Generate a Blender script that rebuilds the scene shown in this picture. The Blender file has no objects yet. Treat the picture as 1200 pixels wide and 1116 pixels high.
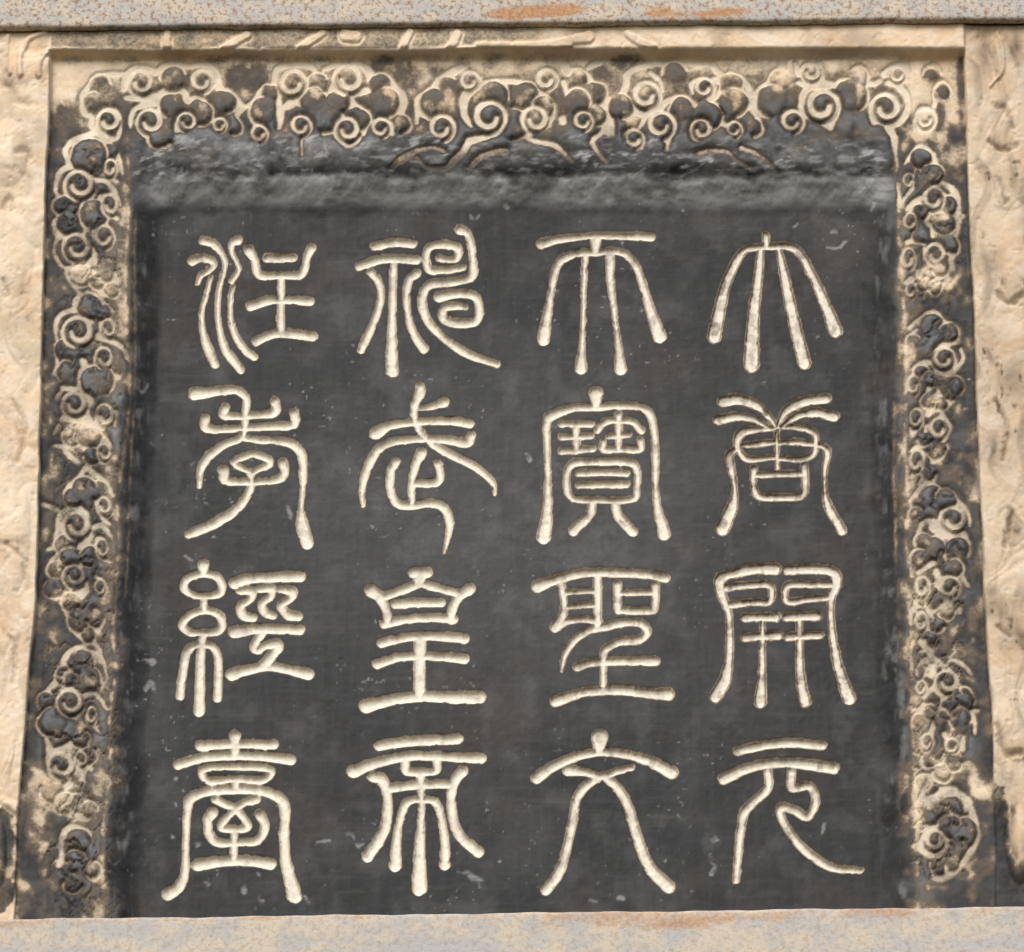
import bpy, math, random
import numpy as np

# ------------------------------------------------------------------ camera
D = 7.2                                # metres from lens to the middle of the tablet
PITCH = math.radians(28.0)             # the tablet is high up: the camera looks up at it
ZC = 5.0                               # height of the middle of the view on the tablet
FPX = D * 1000.0                       # one photograph pixel = 1 mm at the middle
sc = bpy.context.scene
cam = bpy.data.cameras.new("camera")
cam_o = bpy.data.objects.new("camera", cam)
sc.collection.objects.link(cam_o)
CAM = np.array([0.0, -D * math.cos(PITCH), ZC - D * math.sin(PITCH)])
cam_o.location = CAM.tolist()
cam_o.rotation_euler = (math.pi / 2 + PITCH, 0, 0)
cam.sensor_width = 36.0
cam.lens = 36.0 * FPX / 1200.0
cam.clip_end = 500.0
sc.camera = cam_o

# ------------------------------------------------------------------ light
SUN_EL, SUN_AZ = math.radians(42), math.radians(-14)     # azimuth from straight in front, to the left
w = bpy.data.worlds.new("World"); sc.world = w; w.use_nodes = True
nt = w.node_tree
sky = nt.nodes.new("ShaderNodeTexSky"); sky.sky_type = 'NISHITA'; sky.sun_disc = False
sky.sun_elevation = SUN_EL; sky.sun_rotation = math.pi - SUN_AZ
sky.dust_density = 2.0; sky.air_density = 1.0; sky.ozone_density = 1.0
nt.links.new(sky.outputs[0], nt.nodes["Background"].inputs[0])
nt.nodes["Background"].inputs[1].default_value = 0.13
sun = bpy.data.lights.new("sun", 'SUN'); sun.energy = 2.0; sun.angle = math.radians(32)
sun.color = (1.0, 0.985, 0.965)
sun_o = bpy.data.objects.new("sun", sun); sc.collection.objects.link(sun_o)
sun_o.rotation_euler = (math.pi / 2 - SUN_EL, 0, SUN_AZ)
sun_o.location = (-1.5, -5, 10)
sc.view_settings.view_transform = 'Standard'; sc.view_settings.look = 'None'
sc.view_settings.exposure = 0.34; sc.view_settings.gamma = 1.0
sc.render.resolution_x = 1024; sc.render.resolution_y = 952
sc.render.engine = 'CYCLES'

rng = np.random.default_rng(7)
random.seed(7)

# ------------------------------------------------------------------ pixel <-> wall
CT, ST = math.cos(PITCH), math.sin(PITCH)
def project(X, Y, Z):
    dx = X - CAM[0]; dy = Y - CAM[1]; dz = Z - CAM[2]
    depth = dy * CT + dz * ST
    up = -dy * ST + dz * CT
    return 600 + FPX * dx / depth, 558 - FPX * up / depth
def to_wall(u, v, y=0.0):
    a = (u - 600) / FPX; b = (558 - v) / FPX
    dy = CT - b * ST; dz = ST + b * CT
    t = (y - CAM[1]) / dy
    return CAM[0] + a * t, CAM[2] + dz * t

# ------------------------------------------------------------------ noise helpers
def vnoise(x, y, seed):
    r = np.random.default_rng(seed).random((256, 256)).astype(np.float32)
    xi = np.floor(x).astype(np.int32); yi = np.floor(y).astype(np.int32)
    fx = (x - xi).astype(np.float32); fy = (y - yi).astype(np.float32)
    fx = fx * fx * (3 - 2 * fx); fy = fy * fy * (3 - 2 * fy)
    a = r[xi & 255, yi & 255]; b = r[(xi + 1) & 255, yi & 255]
    c = r[xi & 255, (yi + 1) & 255]; d = r[(xi + 1) & 255, (yi + 1) & 255]
    return (a * (1 - fx) + b * fx) * (1 - fy) + (c * (1 - fx) + d * fx) * fy
def fbm(x, y, scale, seed, octs=4, gain=0.5):
    s = 0; amp = 1; tot = 0
    for k in range(octs):
        s = s + amp * vnoise(x / scale * 2**k + 17.3 * k, y / scale * 2**k + 5.1 * k, seed + k)
        tot += amp; amp *= gain
    return s / tot
def sstep(a, b, x):
    t = np.clip((x - a) / (b - a), 0, 1)
    return t * t * (3 - 2 * t)

# ------------------------------------------------------------------ the carving, traced stroke by stroke
# every stroke: "x,y,width x,y,width ..." in an enlargement with its own origin and factor
F1, F2, F3 = 5.58, 5.314, 5.073
CHARS = [
 (200, 250, F1, 0.15, "character of three flowing water lines beside a stacked crossbar post", """
 140,312,55 190,292,48 250,298,42 280,330,42 250,370,38 200,402,34 175,460,22
 262,415,22 235,520,28 205,640,28 210,760,35 240,870,55 290,985,52
 210,175,50 270,190,50 320,240,40 355,310,30 345,390,28 315,500,28 308,640,30 325,780,35 365,900,50 460,1025,48
 440,172,55 400,195,40 400,250,28 435,320,26 445,370,30 400,440,34
 405,480,26 390,580,26 395,700,30 430,810,40 490,895,50 545,940,42
 510,240,65 545,300,45 565,380,50 610,410,50 720,405,40 840,405,48 875,360,48 890,290,40 920,225,55
 630,292,52 715,292,50 800,292,48
 722,400,45 720,580,42 722,780,45
 525,605,60 620,575,55 720,565,45 910,575,55
 560,835,58 650,795,52 740,780,55 930,805,58"""),
 (400, 250, F1, 0.2, "character of an altar stand beside two coils and a long sweeping tail", """
 220,215,55 340,190,50 470,200,50
 120,345,60 220,310,50 340,295,50 490,305,55
 340,330,45 335,600,45 330,800,55 330,1030,78
 190,385,50 240,440,45 258,540,40 225,680,45 130,890,50
 490,390,55 440,440,48 425,550,40 440,680,42 480,800,50 540,885,58
 775,105,60 820,125,45 850,200,42 860,300,45 865,380,55 830,425,50 700,450,50 590,460,55 540,510,52 530,600,50 570,710,50 680,820,48 830,920,50 1020,985,38
 800,352,36 700,368,46 590,372,48 560,330,46 560,245,46 605,207,46 730,207,48 768,245,40 752,296,36 690,302,38 640,292,44
 640,545,65 740,525,55 860,535,52 900,600,50 890,690,52 830,718,55 720,712,55 665,680,52 672,618,48 750,604,46 812,612,36"""),
 (610, 250, F1, 0.3, "character with one top bar over a wide arch of four legs", """
 135,200,62 250,170,45 480,145,40 700,148,45 855,152,52
 490,160,70 490,230,50
 500,255,42 400,255,42 300,285,48 245,330,48 215,430,42 185,600,45 150,825,75
 500,255,40 600,240,40 690,265,42 750,330,45 800,460,45 840,600,55 910,800,88
 425,260,38 415,450,30 410,700,28 400,900,40 395,1010,75
 585,260,55 590,450,48 615,650,34 640,850,40 655,1015,75"""),
 (810, 250, F1, 0.75, "character of a small knob over four splayed legs", """
 490,140,42 490,205,38
 540,215,40 440,220,38 350,240,45 290,320,55 215,500,65 150,805,88
 540,215,40 620,210,45 700,245,48 760,340,48 850,530,60 945,765,88
 455,225,40 440,400,55 405,700,74 395,985,100
 570,220,30 605,380,55 660,650,72 740,975,82"""),
 (200, 440, F2, 0.1, "character with a hooked top, stacked cups and an arched cover over a curved tail", """
 150,112,75 230,105,60 350,90,50 430,100,50 470,150,45 465,230,38 460,320,36 430,390,38 330,430,45 230,510,50 185,590,38 178,690,24
 340,200,50 330,245,50 420,252,40 540,245,42 630,235,48 655,200,50 650,160,52
 215,265,50 215,320,50 300,335,42 460,325,38 620,315,45 750,310,50 775,280,50 770,230,58
 460,385,40 560,400,42 700,410,45 780,440,55 820,510,50 825,650,40 812,820,28 820,930,72 850,1045,72
 490,595,30 405,552,38 400,527,38 510,490,42 600,515,42 612,550,42 530,588,34 495,615,32
 325,590,66 340,650,50 420,660,42 600,655,42 690,635,50 710,590,48 700,545,58
 490,590,32 505,650,38 480,740,42 400,840,55 270,920,62 115,990,48"""),
 (400, 440, F2, 0.05, "character of a long slanting blade across two bars above a small foot", """
 490,70,50 490,110,60 460,170,40 455,260,35 490,340,38 560,420,42 680,490,45 820,560,45 900,620,40 950,680,30 955,735,18
 490,205,20 570,190,40 640,165,58
 215,360,72 300,315,50 420,295,42 560,285,42 700,285,50 800,300,52
 135,810,20 130,700,38 165,570,50 230,460,48 330,410,45 500,395,42 650,400,45 780,420,55 810,370,50
 340,535,50 310,600,48 305,700,50 340,790,50 430,810,48 540,795,48 620,810,50 665,870,48 670,960,40 640,1105,12
 500,480,60 465,550,50 440,650,42 440,780,42
 450,670,42 560,670,45 610,650,45 615,600,42 600,545,45"""),
 (610, 440, F2, 0.3, "character of a tall roof over two small signs and a barred box on legs", """
 470,110,85 470,170,55
 480,195,45 330,200,45 210,240,60 165,290,48 165,450,35 170,650,38 165,850,60 145,1005,85
 480,195,45 600,185,42 730,190,45 800,230,48 830,330,40 840,500,45 840,650,35 850,800,45 895,985,75
 255,300,40 345,298,38 435,300,40
 255,380,36 345,378,34 445,375,36
 255,470,42 350,462,40 450,455,40
 345,300,42 345,465,42
 480,340,38 520,290,40 610,275,40 700,285,40 755,340,40
 610,240,48 610,460,34
 550,375,36 610,370,36 675,365,36
 515,405,38 517,458,42 630,455,38 743,455,42 745,400,38
 340,768,38 292,720,40 290,600,40 340,542,44 500,535,44 680,538,44 725,590,40 725,700,40 695,766,40 500,772,36 340,768,38
 360,606,40 510,600,40 660,605,40
 360,682,38 510,676,38 660,675,40
 450,775,45 430,860,55 330,965,62
 585,775,45 610,870,55 700,970,60"""),
 (810, 440, F1, 0.75, "character with palm-like fronds above a divided oval and a square box", """
 210,165,72 320,155,66 430,195,56 520,280,34 555,335,22
 175,290,62 300,265,52 400,280,42 480,320,28 545,355,18
 885,150,58 740,170,62 630,220,52 580,295,30 562,335,20
 935,265,66 800,240,56 680,270,42 600,325,22
 550,340,26 420,350,40 330,372,52 300,430,46 322,500,44 380,545,40 560,530,30
 560,335,26 700,335,36 800,370,40 815,430,38 800,510,38 720,545,38 560,535,30
 340,452,30 440,445,40 550,430,28
 570,440,26 700,435,40 850,455,34 890,500,45 875,600,36 875,750,28 900,860,55 985,1015,58
 300,480,34 250,520,52 260,600,48 285,730,30 270,850,68 205,1000,88
 560,340,28 562,600,28
 410,605,46 407,700,44 440,785,44 560,795,42 720,785,46 745,720,44 740,585,46
 430,650,40 570,642,40 720,640,40"""),
 (190, 640, F2, 0.1, "character of two stacked loops on three legs beside rippling lines between bars", """
 255,115,68 255,160,45
 255,172,38 160,200,42 135,260,42 190,303,40 260,310,36 350,298,42 375,250,42 340,190,45 255,172,38
 258,310,40 260,400,38
 260,400,40 170,430,45 125,490,45 170,535,45 250,540,38 350,530,45 375,470,45 330,410,45 260,400,40
 250,540,45 240,700,48 235,850,55 230,1030,60
 225,610,35 160,650,45 135,750,45 110,935,46
 250,610,35 320,630,42 350,720,45 345,945,50
 450,230,68 560,200,55 860,190,62
 450,535,72 600,515,58 860,520,58
 430,800,72 560,765,55 690,750,50 910,795,68
 480,275,42 555,280,50 552,325,42 490,372,46 508,430,58 570,445,46
 605,268,42 680,262,50 677,310,42 622,355,46 640,410,52 690,432,46
 730,268,42 808,280,50 800,325,42 742,362,48 780,425,56 848,438,50
 620,545,50 570,620,45 592,650,42 640,620,46 710,605,56 718,640,56 650,720,62 640,745,60"""),
 (400, 640, F2, 0.05, "character of a crowned lantern top over three bars on a post", """
 445,165,60 535,165,60
 490,175,80 480,235,58
 480,235,50 280,310,45
 480,230,50 720,290,48
 182,275,72 240,320,58 280,400,50 290,470,50
 798,266,68 735,310,55 690,390,50 685,460,50
 335,360,52 480,352,52 620,350,52
 270,485,56 400,455,50 600,445,50 700,455,52
 250,605,52 400,570,46 560,560,48 765,575,62
 225,735,58 350,695,46 490,685,46 640,690,48 765,700,58
 490,580,72 485,930,62
 155,995,82 300,960,62 500,935,62 700,940,66 860,940,76"""),
 (610, 640, F2, 0.4, "character of an ear ladder and small box over a sweeping stroke on two bars", """
 105,250,72 230,205,55 400,165,50 600,165,50 800,175,50 900,195,58
 250,220,48 270,330,40 265,420,46 215,505,58
 215,505,58 290,465,45 400,455,40 490,465,42
 480,180,50 478,480,48
 270,285,30 370,280,30 470,275,30
 270,375,34 370,368,34 470,360,34
 605,235,52 605,380,48 640,400,45 800,400,45 835,375,45 840,240,48
 620,290,36 725,287,36 830,285,36
 255,775,15 275,680,35 330,590,42 420,525,45 540,495,55 640,475,48 750,480,50 788,530,50 740,580,50 610,597,46 530,640,44 515,700,40 515,860,40
 355,750,52 440,725,45 600,715,50 840,715,56
 220,960,72 400,910,55 600,895,55 800,915,60 920,920,72"""),
 (810, 640, F2, 0.75, "character of two gate leaves over twin posts between long bowed legs", """
 525,140,70 400,142,60 260,168,56 180,210,66 190,300,56 230,400,40 240,550,45 235,700,50 210,830,72 150,935,72
 600,145,56 760,142,56 880,158,60 908,230,64 875,310,48 870,430,40 885,580,45 920,760,60 985,945,78
 220,257,46 350,242,42 490,242,40 490,340,40 400,347,42 245,362,42
 870,237,42 740,237,42 600,242,40 600,340,40 740,327,38 860,317,36
 335,442,54 430,440,50 525,436,56
 335,567,48 440,558,46 545,552,52
 445,440,34 445,600,36 440,800,46 430,970,70
 595,440,54 690,435,50 790,430,54
 600,562,48 700,555,46 800,552,48
 675,440,34 675,600,42 680,800,52 710,970,64"""),
 (180, 840, F3, 0.1, "character of a tiered tower under a long curved roof with a seated figure inside", """
 485,112,62 483,200,45
 280,170,58 480,160,48 715,165,52
 145,285,52 300,240,50 480,230,48 650,235,50 815,255,58
 290,310,42 330,380,42 480,367,38 650,375,42 690,310,42 480,295,38 290,310,42
 485,370,45 485,420,45
 485,430,52 330,440,55 225,480,55 200,560,45 190,750,35 185,920,45 150,1010,60 85,1055,66
 485,430,50 620,435,52 730,470,58 780,540,58 775,700,52 790,880,60 840,1065,82
 370,490,48 430,520,44 490,545,42 560,650,42 480,665,42 400,650,42 470,560,40 540,510,42 610,490,48
 350,570,62 320,620,52 345,720,48 400,750,46 480,745,40 600,740,46 650,690,48 660,630,48 630,580,52
 480,660,42 475,850,42
 260,880,68 400,860,58 560,855,58 695,875,66"""),
 (400, 840, F3, 0.05, "character of two wide bars over a cup and five flaring legs", """
 225,170,58 400,145,55 690,130,56
 70,325,72 200,275,58 380,235,52 560,230,52 700,240,52 830,245,58
 380,240,48 385,320,44 480,325,44 565,315,44 565,240,46
 470,330,50 475,450,38 475,650,42 465,800,60 465,1020,82
 280,425,52 470,400,52 660,400,46
 190,355,60 240,370,60 270,450,48 275,560,50 250,680,60 155,830,62
 720,320,62 680,370,55 655,450,50 660,580,50 700,700,55 815,803,62
 475,490,42 400,500,45 355,580,42 330,720,48 320,885,66
 475,490,42 550,500,45 590,580,42 615,740,45 615,880,62"""),
 (610, 840, F3, 0.3, "character of a knob on a broad arch above two long spread legs", """
 470,120,96 465,190,58
 95,360,66 200,290,55 330,235,48 470,210,42 620,220,45 760,260,58 900,330,72
 280,315,62 370,325,48 480,350,35 580,320,40 660,300,34
 500,345,40 390,405,50 335,490,50 310,620,50 280,760,48 230,920,55 150,1030,58
 490,350,40 570,410,48 640,530,50 690,700,55 760,880,60 880,1010,72"""),
 (820, 840, F3, 0.4, "character of two curved bars over a straight leg and a curling leg", """
 225,205,50 350,175,50 530,155,52 730,170,48
 140,370,62 270,310,58 400,280,52 560,275,55 795,305,66
 405,320,45 405,420,48 330,500,50 265,570,50 240,700,45 215,970,40
 545,320,48 550,420,50 650,410,48 690,500,44 640,595,48 560,555,46 480,540,48 500,630,45 600,770,48 700,850,46 800,900,42 960,915,34"""),
]
# pale recessed lines of the cloud border
CLOUDS = [
 (0, 30, 6.0, """
 1060,320,30 960,300,30 890,340,35 760,340,35 660,390,35 590,470,35 575,560,32 600,620,32 640,640,32 640,700,32 690,750,35
 740,780,28 820,790,28 845,700,28 820,610,28 770,590,28 720,610,28 720,680,28 770,700,22
 480,960,35 460,870,35 520,800,38 620,760,35 700,755,35 750,820,32"""),
 (140, 50, 6.976, """
 290,240,40 200,205,35 100,215,35 40,290,40 40,380,36
 60,450,40 200,450,62 300,440,55
 150,390,36 110,330,42 140,270,42 210,280,42 245,330,32
 290,250,40 380,190,40 480,180,40 580,195,35 680,175,35 770,220,42 805,300,50 820,370,60 900,410,45 970,470,40 1005,530,38 960,590,38 965,640,30 985,720,25
 590,310,30 620,265,40 690,250,40 730,300,35 715,370,30
 90,690,25 90,620,35 130,540,40 220,500,50 320,470,60 350,410,60 440,385,45 530,400,45 560,470,50 620,450,40 690,480,40 730,560,38 760,640,40
 190,740,28 170,670,35 200,610,38 270,590,38 320,640,28
 240,800,36 290,760,25
 470,710,45 480,640,40 520,600,35 580,600,30
 760,640,40 830,625,30 870,660,35 820,730,30"""),
 (290, 50, 6.0, """
 0,440,30 70,390,35 90,340,30 150,315,35 210,350,30 220,450,40 230,540,30 220,600,20
 10,650,25 40,600,25 100,590,25 140,640,25 110,690,22
 190,290,35 200,200,35 270,160,32 420,160,35 470,190,30
 265,280,35 290,240,35 350,235,35 385,290,30 370,360,45 300,430,60 250,470,35 235,560,25
 490,225,55 490,285,30
 540,185,25 620,155,30 720,150,25 780,150,35 850,200,60 860,260,40
 600,330,60 620,260,40 670,205,35 740,200,40 765,250,35 730,300,30 690,310,20
 360,430,30 380,360,35 450,340,35 560,365,48 640,345,48 760,350,50 850,330,40
 720,370,40 750,440,50 810,480,38 835,560,32 820,640,25
 320,620,28 330,560,28 380,540,28 430,580,30 430,630,25
 380,640,18 385,800,18
 630,640,25 640,590,25 700,565,28 745,600,22
 650,680,30 720,730,25 790,670,22
 850,260,30 900,240,35 980,240,35 1030,310,40 1080,350,40 1105,420,35 1080,500,35 1120,540,30 1130,620,25
 880,600,22 920,565,25 1000,570,35 1020,640,30
 1010,880,26 1080,810,34 1190,750,26"""),
 (470, 50, 6.0, """
 110,560,22 110,430,30 130,380,40 220,330,45 260,270,45 330,220,50 400,190,50 440,170,30
 440,270,20 440,230,30 490,215,28 540,250,35 540,300,40 460,360,60 440,440,50 450,520,40 490,580,30
 540,310,45 600,280,40 720,270,35 850,285,38 960,340,42 1040,410,42 1060,490,40 1030,570,38 950,605,35 890,600,30
 590,590,22 550,540,28 560,480,30 620,460,32 680,500,35 690,560,30 660,620,32 580,670,40 480,690,50
 480,690,45 430,770,45 360,830,40
 960,490,30 910,490,30 880,530,30 880,620,40 890,670,35 970,700,35 1080,720,38 1150,780,30 1200,830,25
 230,630,30 220,580,30 270,560,28 330,560,28 345,620,28 310,690,28
 0,830,26 100,760,26 220,735,26 310,770,22
 110,800,22 180,870,22 300,880,34 360,840,36
 480,880,26 560,800,34 660,770,34 740,760,34"""),
 (610, 50, 6.565, """
 130,300,40 150,220,45 220,210,40 260,270,30
 220,140,35 320,150,60 360,220,66 430,210,35 510,250,38 550,300,40 620,360,40 640,440,40 620,500,40 650,560,35 630,680,35 560,740,30
 350,370,30 330,300,30
 500,560,35 550,590,40 540,640,20
 320,585,50 325,605,50
 550,770,32 600,850,32 660,910,26
 680,430,40 660,600,50 680,700,40
 520,190,30 600,150,50"""),
 (710, 50, 6.0, """
 50,640,25 40,560,30 30,440,35 100,380,45 140,290,42 150,220,38 220,180,38 330,150,35 480,140,40 620,130,35 730,150,40 790,210,45 840,240,40 940,250,40 1000,310,38 1025,400,32 1035,480,30 1075,550,25 1080,630,20
 220,340,25 240,300,35 310,300,45 365,340,40 370,410,35 300,455,38 210,440,35 170,400,25
 310,210,25 380,270,25 400,340,22
 180,470,46 260,500,52
 240,590,25 290,510,35 380,460,45 430,410,38 510,385,38 590,410,38 640,440,35 720,440,32 780,490,35 815,560,30 850,590,30
 340,600,20 330,570,20 360,530,20 430,525,28 465,590,32 440,680,28 430,750,22
 600,620,40 630,580,30 700,570,22
 610,350,20 600,290,30 660,265,35 720,290,35 770,260,40 810,300,25 790,360,25 730,420,28
 900,320,50 910,345,40
 850,590,28 920,570,25 950,610,22 930,670,18
 150,700,20 140,640,28 190,615,28 250,650,28 250,740,25
 640,780,28 740,755,26 860,770,26 920,830,22 1000,870,26
 950,740,34 1080,790,26 1190,890,22"""),
 (880, 40, 6.0, """
 30,560,22 20,450,28 50,400,38 120,340,42 200,270,45 230,180,45 300,150,40 450,160,40 520,170,30
 310,210,20 340,280,42 400,230,46 450,250,30
 480,190,45 490,270,34 490,330,38 400,360,45 330,340,28
 500,340,45 600,360,40 620,330,30 700,320,30 790,340,35 860,350,35 900,330,30
 520,170,35 700,140,35 850,110,35 1000,130,35 1080,180,35 1100,260,30
 600,360,35 500,370,35 400,380,40 360,440,38 360,530,38 420,590,35 480,620,30 560,660,32
 470,540,30 470,490,35 520,460,32 580,500,32 590,580,25 560,650,30
 870,620,40 850,550,45 860,490,40 920,470,38 980,490,38 1010,540,36
 1040,370,45 1090,430,38 1100,520,35 1060,600,50 970,640,66 1000,720,40 1010,820,28 1020,950,20
 940,280,45 1000,240,45 1060,230,35 1080,290,28
 960,340,35 1040,360,35
 350,620,22 330,570,32 270,550,32 215,600,38 240,670,40 310,680,28"""),
 (1020, 40, 6.2, """
 330,620,35 370,550,45 440,560,45 460,630,45 440,670,40 370,690,40 340,650,25
 470,400,28 460,520,28
"""),
 (30, 150, 6.975, """
 340,260,35 320,180,35 380,110,45 480,60,42 590,45,38 650,100,38 730,180,35 770,260,30 790,370,25
 650,370,22 650,280,30 700,260,32 730,330,24
 640,370,25 690,400,22 750,440,38
 240,520,30 255,420,35 300,340,45 400,310,45 490,340,42 540,420,40 550,500,35 520,540,35 420,550,38 330,510,40
 330,500,44 370,430,42 430,400,34 470,440,22
 240,520,28 265,560,30 220,610,28 220,660,28 265,715,30 225,780,28 235,840,28 260,890,30 235,960,25 240,1040,25 290,1110,25
 280,895,34 350,868,30 430,900,26
 270,720,25 345,722,24 400,700,18
 550,540,40 480,600,35 450,680,35 460,770,38 490,820,38 470,880,30 500,950,35 560,1020,35 570,1100,40
 560,430,46 640,430,38 700,480,42 740,540,38 770,620,32
 610,600,30 605,560,32 640,550,35 690,590,30 735,640,25
 610,600,30 640,680,30 740,740,35
 560,900,30 560,850,40 630,825,38 690,860,35 700,930,25
 560,930,40 610,970,40 670,990,35
 380,1060,40 340,1000,38 370,940,35 440,930,25 490,980,20
 380,1060,42 450,1080,38 510,1020,24"""),
 (30, 290, 6.975, """
 235,40,25 280,130,35 340,160,30 480,170,46 530,110,35 570,60,40
 420,210,60 500,260,60 550,200,50
 640,270,50 720,320,50 750,260,40
 640,380,40 590,330,40
 340,170,35 330,230,30 390,310,38 460,380,45 510,370,50 600,420,38 680,490,35 710,520,25
 400,500,40 400,440,40 440,380,40
 260,780,22 245,690,30 260,580,40 340,520,38 440,520,38 520,570,40 545,660,38 530,750,35 490,800,38 400,780,38 320,740,35 290,680,25
 380,700,25 375,650,30 430,630,35 490,670,28
 620,680,40 620,600,40 660,580,35 690,640,22 730,690,25
 590,720,55 700,770,45 790,820,35 820,900,20
 580,930,30 580,860,38 640,850,38 690,900,32 690,950,25
 580,960,35 640,1010,38 760,1060,40
 240,790,25 250,870,20 250,970,30 220,1040,25
 470,930,56 480,990,45 440,1060,30 430,1110,25
 540,970,26 480,985,30"""),
 (30, 430, 6.975, """
 450,30,35 440,110,28 460,200,28
 580,10,40 660,40,38 760,90,38
 300,175,42 430,175,38 440,120,28
 250,260,28 280,210,28
 310,330,45 340,260,52 430,230,46 490,270,35 500,380,32 440,410,40
 365,325,36 410,320,30
 500,220,30 540,280,40 510,340,35 520,420,35 580,520,38 660,600,46 690,650,38
 600,410,30 590,340,38 650,320,38 700,380,35 700,420,30
 600,430,35 640,480,38 690,440,28
 740,370,38 730,480,26
 310,420,50 440,440,50 530,470,40
 360,540,60 480,560,50 480,650,50 560,690,46
 270,480,36 230,540,22
 230,640,30 310,650,38 360,720,42 430,780,35
 590,690,35 590,760,38 650,780,30 690,700,26
 330,1110,30 320,1050,35 370,960,45 440,890,45 490,820,45 560,870,45 640,930,45 690,1010,35
"""),
 (30, 560, 6.975, """
 340,200,28 320,140,30 370,60,40 430,0,45
 620,30,45 680,80,38 710,140,25
 580,240,28 580,160,35 630,145,40 660,200,38 690,250,28
 580,240,25 630,330,25 690,380,20
 260,460,30 270,330,45 340,250,45 430,240,40 490,290,38 510,360,38 540,410,40 620,390,35 680,450,30 710,520,18
 490,460,42 400,450,35 340,400,45 340,340,42 410,330,38 460,360,26
 280,560,30 340,565,48 450,550,45 500,520,52 530,460,40
 240,460,25 250,560,28 260,610,25 200,680,22 190,720,18
 140,210,36 250,250,40
 180,580,34 240,570,24
 460,590,30 470,690,40 520,720,42
 590,560,30 590,500,38 640,510,30 650,560,20
 590,600,25 620,660,25 690,690,22
 250,700,44 280,750,46
 350,860,30 330,790,30 370,730,32 450,715,35
 350,860,28 430,855,28 455,810,18
 490,860,40 500,920,45 420,980,56 300,970,46
 570,810,24 620,840,30 640,890,24
 610,960,24 640,990,28
 570,1090,50 590,1100,40"""),
 (20, 690, 6.975, """
 380,40,56 480,50,56 560,10,50
 380,140,20 410,230,28 440,310,28 510,390,28 560,420,22
 470,230,36 510,290,38 570,325,30
 640,200,56 690,230,30
 620,310,36 670,360,36
 580,390,30 650,460,35 690,540,30 720,650,28 740,760,18
 310,740,25 330,670,38 390,640,45 370,590,40 400,540,42 460,490,42 520,475,38 580,510,38 650,530,35 680,600,28
 600,660,46 650,680,40 690,760,34
 170,890,25 240,830,38 310,770,40 400,785,38 480,840,38 520,880,45 620,850,35 680,900,30 730,980,20
 310,740,25 300,790,32
 360,960,30 370,890,35 440,870,28
 300,970,28 400,1010,42 460,1040,48 510,980,40 510,900,35
 220,990,28 270,950,28
 220,890,28 270,880,24
 590,1050,25 590,1000,25 640,1000,22 640,1060,20"""),
 (10, 820, 6.975, """
 420,70,34 540,140,42 590,80,42
 640,90,25 680,80,25 710,130,22
 640,120,22 650,170,25 740,260,25
 600,320,32 640,360,28
 310,320,34 340,430,60 340,520,66 370,590,44 460,580,25
 340,430,50 450,400,55 530,350,40 500,450,35 530,530,35 540,600,25
 560,460,38 600,510,42 670,560,42
 300,740,60 420,740,60 500,680,50
 350,820,56 420,920,46
 640,830,46 700,880,30
 560,940,46 640,970,36
 460,1080,40 520,1030,35 600,1050,25"""),
 (0, 920, 6.667, """
 460,620,45 480,560,45 475,450,40 500,360,45 560,320,45 640,340,35 700,390,18
 560,520,46 640,520,42
 570,680,30 590,730,25
 690,620,42 690,700,38 740,740,25"""),
 (1020, 160, 6.975, """
 280,220,30 330,160,38 380,90,45 440,90,45 510,140,38 530,220,38 570,290,38 575,370,38 500,430,38 440,490,40 350,540,38 300,590,28
 310,310,46 340,350,25
 200,0,40 200,140,30 220,240,25
 350,420,30 290,490,28 240,560,30 230,460,25 180,250,18
 600,380,40 680,440,56 710,540,56 710,640,46 760,650,30
 440,490,30 520,450,28 580,490,30 570,560,35 500,600,56 590,600,52 640,580,30
 480,600,46 450,690,42 500,740,35 510,810,28
 730,690,28 715,780,32 690,820,35 710,900,30 660,1000,46 670,1080,46
 550,775,34 640,780,26
 290,650,28 340,630,35 360,690,28 340,770,28
 300,860,35 380,840,40 440,800,25
 490,930,40 510,890,40 570,890,35 600,940,30 570,970,22
 440,920,40 460,1000,45
 290,1000,28 310,940,35 350,970,35 330,1050,35
 480,1060,70 560,1090,60"""),
 (1020, 300, 6.975, """
 450,100,80 560,110,70 460,210,62
 330,190,46 290,215,30
 370,250,25 360,300,36 320,350,34
 640,180,25 570,250,28
 430,340,24 440,320,24
 320,580,28 400,510,30 470,460,35 540,460,30 590,520,32 660,570,38 705,610,38 710,690,38
 390,640,34 330,710,30
 710,690,40 620,720,50 540,780,45 530,860,50 430,870,45 350,920,38
 740,760,30 760,830,35 700,920,35 640,940,40
 560,820,24 600,800,24 640,810,18
 530,880,56 590,940,52
 310,1030,34 350,990,38 390,1020,28
 490,1050,35 470,1110,30"""),
 (1020, 430, 6.975, """
 560,30,66 610,50,46
 340,240,28 300,150,28 350,90,32 390,140,25 350,220,24
 490,110,28 470,190,30
 560,200,42 590,260,35
 420,280,42 490,320,52 470,390,42
 340,400,28 380,350,38 410,420,32 370,510,38 340,560,32 330,480,20
 580,390,40 620,440,46 650,500,38 600,560,38 540,560,28
 510,470,35 560,430,46
 460,480,35 440,560,32 400,620,28
 340,690,42 380,660,42 430,700,28 430,760,25 370,840,28 340,890,30
 540,710,44 510,770,46
 630,630,22 635,660,20
 680,270,26 630,340,22
 440,870,20 400,950,22
 330,1090,35 390,1010,35 450,950,35 510,950,35 550,1000,38 630,1000,35 680,1050,45 720,1110,40"""),
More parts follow.
